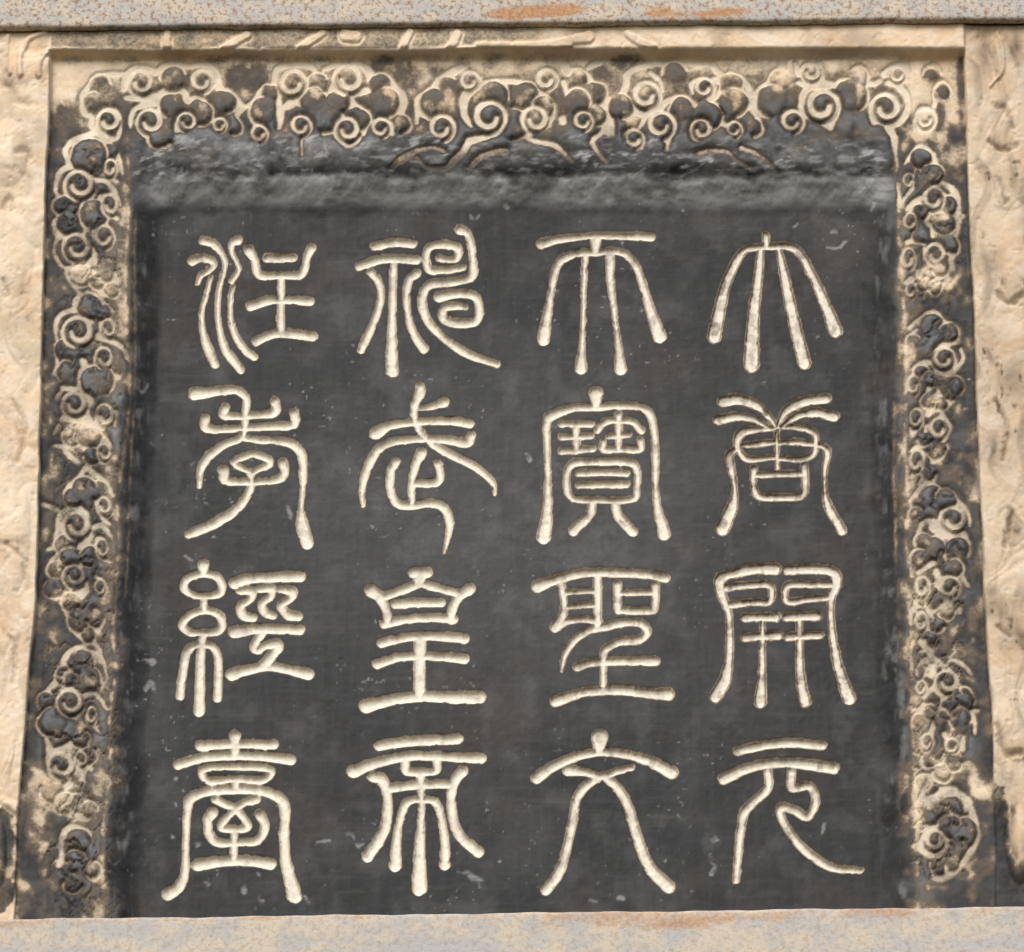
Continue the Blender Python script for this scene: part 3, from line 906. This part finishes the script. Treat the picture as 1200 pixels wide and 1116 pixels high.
# margins are bare stone, except the low dark corners
mk = np.clip(ml + mr, 0, 1)
mink = np.zeros(U.shape)
def mblob(x, y, rx, ry, val):
    global mink
    q = np.sqrt(((U - x) / rx) ** 2 + ((V - y) / ry) ** 2) + (n2 - 0.5) * 0.9 + (n1 - 0.5) * 0.5
    mink = np.maximum(mink, val * sstep(1.2, 0.65, q))
mblob(4, 985, 17, 40, .85); mblob(1, 1046, 20, 26, .7); mblob(1185, 1030, 40, 34, .82); mblob(1170, 985, 17, 62, .88); mblob(1158, 1040, 30, 40, .9); mblob(1176, 1060, 50, 26, .9)
mblob(30, 1050, 20, 50, .9)
mink *= sstep(-1, 3, SDM)
mink *= 1 - 0.9 * sstep(1.2, 0.7, np.hypot((U - 1197) / 15, (V - 978) / 42) + 0.5 * (n2 - 0.5))
tink = 0.36 * sstep(0, 5, SDF) * sstep(690, 600, U) + 0.04
ink = ink * (1 - mk) * (1 - mt) + mink * mk + tink * mt * (1 - mk)
edge = np.exp(-np.abs(U - XL - 5) / 4) * (V > 150) + np.exp(-np.abs(XR - U - 4) / 4)
ink = np.clip(ink + 0.35 * edge * band, 0, 1)
gr = inband * (1 - cm) * sstep(2, 6, SDK)
ink = ink * (1 - 0.40 * gr * (1 - 0.75 * sstep(150, 168, V) * (U > 152) * (U < 1050)) * sstep(0.48, 0.72, fbm(U, V, 20, 401, 4)))
strip = sstep(-26, -9, S) * sstep(6, -4, S) * sstep(190, 235, V)
ink = ink * (1 - 0.42 * strip * sstep(0.3, 0.62, n1 * 0.6 + n2 * 0.4))
# carving: the rubbing ink never reached the recesses
fadeK = 0.94 - 0.16 * sstep(150, 260, V) - 0.45 * sstep(158, 196, V) * (U > 150) * (U < 1050)
lobe = fbm(U, V, 16, 261, 3)
ink = ink * (1 - inband * (0.03 + 0.55 * (1 - 0.75 * sstep(150, 168, V) * (U > 152) * (U < 1050)) * sstep(0.46, 0.72, lobe) * sstep(1, 5, SDK)))
ink = ink * (1 - fadeK * ingroove * inband * np.clip(0.55 + 0.75 * fbm(U, V, 22, 321, 3), 0, 1))
ink = ink * (1 - 0.58 * sstep(2.0, -1.0, SDL) * sstep(0.2, 0.6, n2))
ink = ink * (1 - 0.9 * sstep(3.0, -1.5, SDF) * np.clip(mt + ml, 0, 1))
ink = ink * (1 - inband) + blur(ink, 1, 2) * inband
chr_ = sstep(0.9, -0.7, SDC)
ink = ink * sstep(-0.9, 2.3, SDC + 0.9 * (n2 - 0.5))
pat = sstep(0.54, 0.74, fbm(U, V, 13, 441, 4))
ink = np.maximum(ink, (0.24 + 0.16 * GR) * pat * chr_)
# brown stain
stain = 0.5 * sstep(3.0, -1.5, SDN) * (0.3 + n2) * mk + 0.5 * mk * sstep(0.62, 0.8, fbm(U * 1.3, V * 0.8, 7, 291, 3)) * sstep(0.5, 0.7, n1) + 0.35 * sstep(0.45, 0.75, n1) * (mk * 0.45 + mt + inband * 0.5) + 0.30 * sstep(0.55, 0.8, n3) * mk + 0.34 * mk * sstep(0.45, 0.8, fbm(U * 2.2 + WX * 1.4, V * 0.7 + WY, 30, 281, 3))
stain += 0.5 * np.exp(-((U - 1153) / 10) ** 2 - ((V - 62) / 30) ** 2) + 0.45 * np.exp(-((U - 1190) / 14) ** 2 - ((V - 58) / 16) ** 2)
core = np.clip(-SDC / 2.6, 0, 1)
stain = stain * (1 - chr_) + chr_ * (GR * 0.85 * sstep(1.0, 0.5, core) + 0.42 * sstep(0.62, 0.12, core) + 0.10 * GR * n2 + (0.10 + 0.3 * GR) * sstep(0.52, 0.72, fbm(U, V, 9, 361, 3)))
stain += 0.22 * sstep(0.45, 0.7, n2) * ingroove * inband + 0.25 * inband * sstep(-0.6, 0.6, SDK) * sstep(2.5, 0.6, SDK)
stain = np.clip(stain + 0.16 * mr, 0, 1) * (1 - 0.45 * ml * (V < 900))
stain += 0.12 * ingroove * inband * sstep(170, 300, V)
stain = np.clip(stain, 0, 1)
# grey dust, rub-through and painted-in sheen on the black
vw = V + 5 * (n1 - 0.5)
n4 = fbm(U * 0.35, V, 5, 311, 3)
dust_sheen = 1.15 * sstep(200, 214, vw + 10 * (n2 - 0.5)) * sstep(250, 226, vw) * sstep(150, 190, U) * sstep(1062, 1030, U) * np.clip(1.0 * n4 + 0.9 * n1 - 0.12, 0, 1)  # pale ledge strip: dust, with the slope's sheen painted in
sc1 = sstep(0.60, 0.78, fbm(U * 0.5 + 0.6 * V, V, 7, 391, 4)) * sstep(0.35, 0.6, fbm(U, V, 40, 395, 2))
dust_sheen += 1.0 * sc1 * sstep(150, 172, V) * sstep(222, 198, V) * sstep(140, 175, U) * sstep(1065, 1020, U)  # whitish highlights above the ledge, painted in as flecks and streaks
dust_sheen += 0.40 * sstep(0.50, 0.75, n4) * sstep(150, 180, V) * sstep(214, 200, V) * sstep(140, 175, U) * sstep(1065, 1020, U)
dust_sheen += 0.45 * np.exp(-((V - 178) / 20) ** 2) * np.exp(-((U - 300) / 150) ** 2) * (2.0 * n2 - 0.45)  # two soft patches of reflected sheen put into the colour
dust_sheen += 0.40 * np.exp(-((V - 180) / 18) ** 2) * np.exp(-((U - 925) / 90) ** 2) * (2.0 * n2 - 0.45)
streak = fbm(U, V, 1.0, 201, 1) * 0
vs = fbm(U, V * 0.22, 7, 421, 4)
dust_sheen += 0.34 * sstep(0.0, 0.15, cove) * sstep(1.0, 0.5, cove) * sstep(230, 300, V) * sstep(0.45, 0.75, vs) * sstep(0.35, 0.65, n2)
dust_sheen += 0.6 * sstep(1.5, -1.4, SDS) * sstep(0.25, 0.65, n4)
greyed = sstep(0.95, 0.15, np.hypot((U - 580) / 470, (V - 610) / 330) + 0.9 * (n3 - 0.5) + 0.4 * (n1 - 0.5))  # greyer towards the middle of the panel
dust_sheen += greyed * (0.045 + 0.05 * fbm(U * 0.25, V, 6, 371, 3) + 0.05 * fbm(U, V * 0.25, 6, 381, 3)) * sstep(0.8, 1.0, cove)
dust_sheen += inband * sstep(1.8, 6.5, SDK) * (0.06 + 0.28 * cmb) * (0.3 + n2) * sstep(16, 8, np.abs(SDK - 6))  # lobe middles: rubbed grey, plus sheen painted in to round them
dust_sheen += 0.35 * strip * (0.3 + n2)
dust_sheen += 0.05 * sstep(0.55, 0.85, n3) + 0.02 * n1 + 0.07 * sstep(0.5, 0.8, fbm(U, V, 26, 451, 4))
speck = sstep(0.80, 0.90, fbm(U, V, 5.0, 211, 2)) * sstep(0.45, 0.7, n3 * 0.5 + n1 * 0.5)
dust_sheen += 0.55 * speck
dust_sheen = np.clip(dust_sheen, 0, 1)

h = h * (1 - 0.7 * np.clip(ml + mr, 0, 1) * np.clip(sstep(46, 30, V) + sstep(1045, 1062, V), 0, 1))
Y = base - h
# ------------------------------------------------------------------ which faces belong to which piece
R_FIELD, R_COVE, R_BAND, R_LEFT, R_RIGHT, R_TOP = range(6)
reg = np.full(U.shape, R_BAND, np.int32)
reg[cove > 0.02] = R_COVE; reg[cove > 0.985] = R_FIELD
reg[mt > 0.5] = R_TOP; reg[ml > 0.5] = R_LEFT; reg[mr > 0.5] = R_RIGHT
pid = reg.copy()
cl = (CLID >= 0) & ((reg == R_BAND) | (reg == R_COVE))
pid[cl] = 100 + CLID[cl]
ch = (SDC < 1.0) & (CID >= 0)
pid[ch] = 200 + CID[ch]
fp = pid[:-1, :-1].ravel()

idx = np.arange(NR * NC).reshape(NR, NC)
quads = np.stack([idx[1:, :-1], idx[1:, 1:], idx[:-1, 1:], idx[:-1, :-1]], -1).reshape(-1, 4)
CO = np.stack([X, Y, Z], -1).reshape(-1, 3)
dYdx = np.gradient(Y, axis=1) / np.gradient(X, axis=1)
dYdz = np.gradient(Y, axis=0) / np.gradient(Z, axis=0)
N = np.stack([dYdx, -np.ones_like(Y), dYdz], -1); N /= np.linalg.norm(N, axis=-1, keepdims=True)
N = N.reshape(-1, 3)
MASK = np.stack([ink, stain, dust_sheen, np.clip(chr_ + 0.45 * ingroove * inband, 0, 1)], -1).reshape(-1, 4).astype(np.float32)

# ------------------------------------------------------------------ materials
def new_mat(name):
    m = bpy.data.materials.new(name); m.use_nodes = True
    return m, m.node_tree.nodes, m.node_tree.links, m.node_tree.nodes["Principled BSDF"]
def noise(nodes, links, vec, scale, detail=5, rough=0.6):
    n = nodes.new("ShaderNodeTexNoise"); n.inputs["Scale"].default_value = scale
    n.inputs["Detail"].default_value = detail; n.inputs["Roughness"].default_value = rough
    links.new(vec, n.inputs["Vector"]); return n.outputs["Fac"]
def math_(nodes, links, op, a, b=None, c=None, clamp=False):
    n = nodes.new("ShaderNodeMath"); n.operation = op; n.use_clamp = clamp
    for i, v in enumerate((a, b, c)):
        if v is None: continue
        if isinstance(v, (int, float)): n.inputs[i].default_value = v
        else: links.new(v, n.inputs[i])
    return n.outputs[0]
def mix(nodes, links, fac, a, b):
    n = nodes.new("ShaderNodeMix"); n.data_type = 'RGBA'
    for s, v in ((n.inputs[0], fac), (n.inputs[6], a), (n.inputs[7], b)):
        if isinstance(v, (int, float)): s.default_value = v
        elif isinstance(v, tuple): s.default_value = (*v, 1)
        else: links.new(v, s)
    return n.outputs[2]
def ramp(nodes, links, fac, lo, hi):
    n = nodes.new("ShaderNodeMapRange"); n.interpolation_type = 'SMOOTHSTEP'
    n.inputs[1].default_value = lo; n.inputs[2].default_value = hi
    links.new(fac, n.inputs[0]); return n.outputs[0]

def stone_material():
    m, nd, lk, bsdf = new_mat("carved_stone")
    tc = nd.new("ShaderNodeTexCoord"); P = tc.outputs["Object"]
    at = nd.new("ShaderNodeAttribute"); at.attribute_name = "mask"
    sep = nd.new("ShaderNodeSeparateColor"); lk.new(at.outputs["Color"], sep.inputs[0])
    inkA, stA, dsA, chA = sep.outputs[0], sep.outputs[1], sep.outputs[2], at.outputs["Alpha"]
    big = noise(nd, lk, P, 9, 4); mid = noise(nd, lk, P, 45, 5); fine = noise(nd, lk, P, 220, 4, 0.7)
    mp = nd.new("ShaderNodeMapping"); mp.inputs["Scale"].default_value = (130, 130, 14); lk.new(P, mp.inputs[0])
    vert = noise(nd, lk, mp.outputs[0], 1.0, 4, 0.65)
    mp2 = nd.new("ShaderNodeMapping"); mp2.inputs["Scale"].default_value = (16, 130, 160); lk.new(P, mp2.inputs[0])
    horz = noise(nd, lk, mp2.outputs[0], 1.0, 4, 0.65)
    # bare limestone
    pale = mix(nd, lk, ramp(nd, lk, big, 0.35, 0.65), (0.69, 0.50, 0.315), (0.75, 0.60, 0.41))
    pale = mix(nd, lk, ramp(nd, lk, mid, 0.38, 0.72), pale, (0.78, 0.65, 0.485))
    pale = mix(nd, lk, math_(nd, lk, 'MULTIPLY', ramp(nd, lk, fine, 0.55, 0.75), 0.35), pale, (0.40, 0.27, 0.16))
    chc = mix(nd, lk, ramp(nd, lk, fine, 0.3, 0.7), (0.70, 0.63, 0.50), (0.84, 0.78, 0.65))
    pale = mix(nd, lk, chA, pale, chc)
    sf = math_(nd, lk, 'MULTIPLY', stA, math_(nd, lk, 'ADD', 0.55, mid), clamp=True)
    pale = mix(nd, lk, sf, pale, (0.165, 0.118, 0.075))
    # rubbed ink
    field = mix(nd, lk, ramp(nd, lk, vert, 0.35, 0.68), (0.0205, 0.0205, 0.0198), (0.0295, 0.0295, 0.0285))
    field = mix(nd, lk, ramp(nd, lk, horz, 0.48, 0.75), field, (0.038, 0.0378, 0.0365))
    field = mix(nd, lk, math_(nd, lk, 'MULTIPLY', ramp(nd, lk, fine, 0.58, 0.74), 0.22), field, (0.10, 0.097, 0.09))
    warm = mix(nd, lk, ramp(nd, lk, big, 0.45, 0.65), field, mix(nd, lk, 0.14, field, (0.10, 0.07, 0.05)))
    df = math_(nd, lk, 'MULTIPLY', dsA, math_(nd, lk, 'MULTIPLY', math_(nd, lk, 'ADD', 0.75, fine), 0.8), clamp=True)
    inkc = mix(nd, lk, df, warm, (0.33, 0.325, 0.31))  # grey over the ink: dust together with the painted sheen
    # ink edge breaks up over the grain
    j = math_(nd, lk, 'MULTIPLY', math_(nd, lk, 'SUBTRACT', math_(nd, lk, 'ADD', mid, fine), 1.0), 0.55)
    amt = math_(nd, lk, 'MULTIPLY', math_(nd, lk, 'MULTIPLY', inkA, math_(nd, lk, 'SUBTRACT', 1.0, inkA)), 4.0)
    inkF = math_(nd, lk, 'ADD', inkA, math_(nd, lk, 'MULTIPLY', j, amt), clamp=True)
    brown = mix(nd, lk, 0.5, (0.165, 0.118, 0.075), (0.10, 0.085, 0.065))
    t1 = ramp(nd, lk, inkF, 0.10, 0.60); t2 = ramp(nd, lk, inkF, 0.50, 0.95)
    col = mix(nd, lk, t2, mix(nd, lk, t1, pale, brown), inkc)
    lk.new(col, bsdf.inputs["Base Color"])
    rg = nd.new("ShaderNodeMapRange"); rg.inputs[3].default_value = 0.92; rg.inputs[4].default_value = 0.50
    lk.new(math_(nd, lk, 'MULTIPLY', inkF, 0.55), rg.inputs[0]); lk.new(rg.outputs[0], bsdf.inputs["Roughness"])
    bsdf.inputs["Specular IOR Level"].default_value = 0.24
    bp = nd.new("ShaderNodeBump"); bp.inputs["Strength"].default_value = 0.35; bp.inputs["Distance"].default_value = 0.0016
    hh = math_(nd, lk, 'ADD', math_(nd, lk, 'MULTIPLY', fine, 0.6), math_(nd, lk, 'MULTIPLY', mid, 0.9))
    lk.new(hh, bp.inputs["Height"]); lk.new(bp.outputs[0], bsdf.inputs["Normal"])
    lk.new(math_(nd, lk, "MULTIPLY", math_(nd, lk, "SUBTRACT", 1.12, inkA), 0.34), bp.inputs["Strength"])
    return m
STONE = stone_material()

def steel_material(name, seed, rust_lo, spots, beige, rm):
    m, nd, lk, bsdf = new_mat(name)
    tc = nd.new("ShaderNodeTexCoord"); mp = nd.new("ShaderNodeMapping")
    mp.inputs["Location"].default_value = (seed, seed * 0.7, seed * 1.3); lk.new(tc.outputs["Object"], mp.inputs[0]); P = mp.outputs[0]
    st = nd.new("ShaderNodeMapping"); st.inputs["Scale"].default_value = (6, 30, 30); lk.new(P, st.inputs[0])
    big = noise(nd, lk, st.outputs[0], 1.0, 5, 0.6); mid = noise(nd, lk, P, 38, 5, 0.65); fine = noise(nd, lk, P, 210, 4, 0.7); spot = noise(nd, lk, P, 150, 5, 0.7)
    paint = mix(nd, lk, ramp(nd, lk, mid, 0.40, 0.60), (0.42, 0.41, 0.385), (0.60, 0.50, 0.37))
    paint = mix(nd, lk, ramp(nd, lk, big, 0.50, 0.66), paint, (0.40, 0.41, 0.41))
    paint = mix(nd, lk, beige, paint, (0.52, 0.455, 0.37))
    dirt = mix(nd, lk, math_(nd, lk, 'MULTIPLY', ramp(nd, lk, spot, 0.47, 0.64), spots), paint, (0.28, 0.16, 0.085))
    dark = mix(nd, lk, math_(nd, lk, 'MULTIPLY', ramp(nd, lk, fine, 0.60, 0.72), 0.5), dirt, (0.14, 0.08, 0.05))
    rust = mix(nd, lk, ramp(nd, lk, fine, 0.3, 0.7), (0.30, 0.125, 0.045), (0.56, 0.29, 0.11))
    # edges rust first
    at = nd.new("ShaderNodeAttribute"); at.attribute_name = "edge"
    rf = math_(nd, lk, 'ADD', math_(nd, lk, 'MULTIPLY', at.outputs["Fac"], 1.0), math_(nd, lk, 'ADD', math_(nd, lk, 'MULTIPLY', big, 0.75), math_(nd, lk, 'MULTIPLY', math_(nd, lk, 'ADD', math_(nd, lk, 'MULTIPLY', mid, 0.4), math_(nd, lk, 'MULTIPLY', spot, 0.6)), 0.45)))
    col = mix(nd, lk, math_(nd, lk, 'MULTIPLY', ramp(nd, lk, rf, rust_lo - 0.04, rust_lo + 0.16), rm), dark, rust)
    lk.new(col, bsdf.inputs["Base Color"])
    bsdf.inputs["Roughness"].default_value = 0.72; bsdf.inputs["Specular IOR Level"].default_value = 0.3
    bp = nd.new("ShaderNodeBump"); bp.inputs["Strength"].default_value = 0.6; bp.inputs["Distance"].default_value = 0.0016
    lk.new(math_(nd, lk, 'ADD', mid, math_(nd, lk, 'MULTIPLY', fine, 0.7)), bp.inputs["Height"]); lk.new(bp.outputs[0], bsdf.inputs["Normal"])
    return m

# ------------------------------------------------------------------ build the tablet
col_ = sc.collection
def mesh_object(name, sel, parent, label=None):
    q = quads[sel]
    used, inv = np.unique(q.ravel(), return_inverse=True)
    me = bpy.data.meshes.new(name)
    nv, nf = len(used), len(q)
    me.vertices.add(nv); me.vertices.foreach_set("co", CO[used].astype(np.float32).ravel())
    me.loops.add(nf * 4); me.loops.foreach_set("vertex_index", inv.astype(np.int32))
    me.polygons.add(nf)
    me.polygons.foreach_set("loop_start", np.arange(0, nf * 4, 4, dtype=np.int32))
    me.polygons.foreach_set("loop_total", np.full(nf, 4, np.int32))
    me.polygons.foreach_set("use_smooth", np.ones(nf, bool))
    me.update()
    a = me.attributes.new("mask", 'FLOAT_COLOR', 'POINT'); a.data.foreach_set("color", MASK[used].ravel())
    me.normals_split_custom_set_from_vertices(N[used])
    me.materials.append(STONE)
    o = bpy.data.objects.new(name, me); col_.objects.link(o); o.parent = parent
    o.matrix_parent_inverse = parent.matrix_world.inverted() if False else o.matrix_parent_inverse
    if label: o["label"] = label
    return o

tablet = bpy.data.objects.new("stone_tablet", None); col_.objects.link(tablet)
tablet["label"] = "carved stone tablet head with black sunken panel of sixteen pale seal-script characters"
tablet["category"] = "stone tablet"

# body of the block behind the carved face
ztop, zbot, xl_, xr_ = zs[0], zs[-1], xs[0], xs[-1]
ring = [idx[0, :], idx[1:, -1], idx[-1, -2::-1], idx[-2:0:-1, 0]]
ring = np.concatenate(ring)
rv = CO[ring]; n = len(rv)
back = rv.copy(); back[:, 1] = 0.34
bv = np.vstack([rv, back])
bf = [(i, (i + 1) % n, n + (i + 1) % n, n + i) for i in range(n)] + [tuple(range(2 * n - 1, n - 1, -1))]
me = bpy.data.meshes.new("stone_body"); me.from_pydata(bv.tolist(), [], bf); me.update()
a = me.attributes.new("mask", 'FLOAT_COLOR', 'POINT'); a.data.foreach_set("color", np.tile(np.array([0.05, 0.2, 0, 0], np.float32), 2 * n))
me.materials.append(STONE)
body = bpy.data.objects.new("stone_body", me); col_.objects.link(body); body.parent = tablet

names = {R_FIELD: ("title_panel", "flat black panel face behind the characters"),
         R_COVE: ("recess_moulding", "hollow black moulding sloping down to the sunken panel"),
         R_BAND: ("cloud_border", "border band of black cloud scrolls with pale outlines"),
         R_LEFT: ("dragon_relief", "bare cream stone relief along the border, its foot curling round dark stone"),
         R_RIGHT: ("dragon_relief", "bare cream stone relief along the border with brown stained top"),
         R_TOP: ("frame_relief", "narrow cream frame with brown scalloped lobes under the steel bar")}
parts = {}
for r in range(6):
    parts[r] = mesh_object(names[r][0], fp == r, tablet, names[r][1])
for k in range(len(CLOUD_SHAPES)):
    sel = fp == 100 + k
    if sel.sum() > 20:
        mesh_object("cloud_scroll", sel, parts[R_BAND])
for k, c in enumerate(CHARS):
    mesh_object("seal_character", fp == 200 + k, parts[R_FIELD], "pale carved " + c[4])

# ------------------------------------------------------------------ steel bars
def bar(name, label, uvl, uvr, y_front, depth, height, grow, mat, ew, patches):
    """a steel channel with rounded corners whose one long edge runs between two photograph points"""
    x0, z0 = to_wall(*uvl, y_front); x1, z1 = to_wall(*uvr, y_front)
    tilt = math.atan2(z1 - z0, x1 - x0)
    xm, zm = (x0 + x1) / 2, (z0 + z1) / 2
    hgt = height if grow > 0 else -height
    r, t = 0.005, 0.007
    prof = []                                    # closed profile (y, z), outside then back along the inside
    def arc(cy, cz, a0, a1, rad, n=4):
        for i in range(n + 1):
            a = math.radians(a0 + (a1 - a0) * i / n); prof.append((cy + rad * math.cos(a), cz + rad * math.sin(a)))
    lo, hi = (0, height) if grow > 0 else (-height, 0)
    prof.append((depth, lo))
    arc(r, lo + r, 270, 180, r)
    for q in (0.012, 0.02, 0.03, 0.05, 0.07, 0.08, 0.088): prof.append((0.0, lo + q))
    arc(r, hi - r, 180, 90, r)
    prof.append((depth, hi)); prof.append((depth, hi - t))
    prof.append((t, hi - t)); prof.append((t, lo + t)); prof.append((depth, lo + t))
    L = 0.86; nseg = 240
    verts, faces, edge = [], [], []
    rr = random.Random(len(name) + int(z0 * 100))
    ph = [rr.uniform(0, 6) for _ in range(6)]
    for i in range(nseg + 1):
        x = -L + 2 * L * i / nseg
        wob = 0.0006 * math.sin(x * 23 + ph[0]) + 0.0005 * math.sin(x * 61 + ph[1]) + 0.0004 * math.sin(x * 140 + ph[2])
        for (py, pz) in prof:
            near = min(abs(pz - lo), abs(pz - hi))
            verts.append((x, py + 0.5 * wob, pz + (wob if near < 0.012 else 0)))
            edge.append((1.0 if near < 0.0055 else (0.7 if near < 0.0125 else (0.35 if near < 0.021 else 0.0))) * ew + sum(a * math.exp(-((x * 1000 + 600 - pu) / pw) ** 2 - ((pz - pv) / 0.012) ** 2) for pu, pw, pv, a in patches))
    m = len(prof)
    for i in range(nseg):
        for k in range(m):
            a, b = i * m + k, i * m + (k + 1) % m
            faces.append((a, b, b + m, a + m))
    faces.append(tuple(range(m - 1, -1, -1))); faces.append(tuple(nseg * m + k for k in range(m)))
    # rows across the visible face so that edge rust can fade
    me = bpy.data.meshes.new(name); me.from_pydata(verts, [], faces); me.update()
    import bmesh
    bm = bmesh.new(); bm.from_mesh(me)
    bmesh.ops.recalc_face_normals(bm, faces=bm.faces[:]); bm.to_mesh(me); bm.free()
    a = me.attributes.new("edge", 'FLOAT', 'POINT'); a.data.foreach_set("value", np.array(edge, np.float32))
    me.materials.append(mat)
    for p in me.polygons: p.use_smooth = abs(p.normal.x) < 0.5
    me.set_sharp_from_angle(angle=math.radians(40))
    o = bpy.data.objects.new(name, me); col_.objects.link(o)
    o.location = (xm, y_front, zm); o.rotation_euler = (0, -tilt, 0)
    o["label"] = label; o["category"] = "steel bar"
    return o
bar("steel_bar", "weathered grey steel bar with rust patches across the frame above the cloud border",
    (0, 32), (1200, 22), -0.028, 0.010, 0.10, 1, steel_material("painted_steel", 3.0, 0.80, 0.95, 0.35, 0.85), 0.02,
    [(655, 50, 0.018, 0.42), (590, 35, 0.012, 0.28), (775, 22, 0.016, 0.34), (845, 55, 0.012, 0.32), (200, 60, 0.03, 0.14), (20, 25, 0.02, 0.10), (430, 30, 0.02, 0.08), (960, 40, 0.025, 0.1)])
bar("steel_bar", "pale steel bar with orange rusty top edge crossing below the bottom row of characters",
    (0, 1076), (1200, 1061), -0.028, 0.010, 0.10, -1, steel_material("worn_painted_steel", 11.0, 0.83, 0.35, 0.35, 0.6), 0.25,
    [(720, 70, -0.022, 0.16), (800, 50, -0.018, 0.2), (1020, 18, -0.03, 0.2), (1175, 30, -0.03, 0.2), (645, 20, -0.03, 0.15), (880, 40, -0.014, 0.12), (300, 60, -0.02, 0.06)])
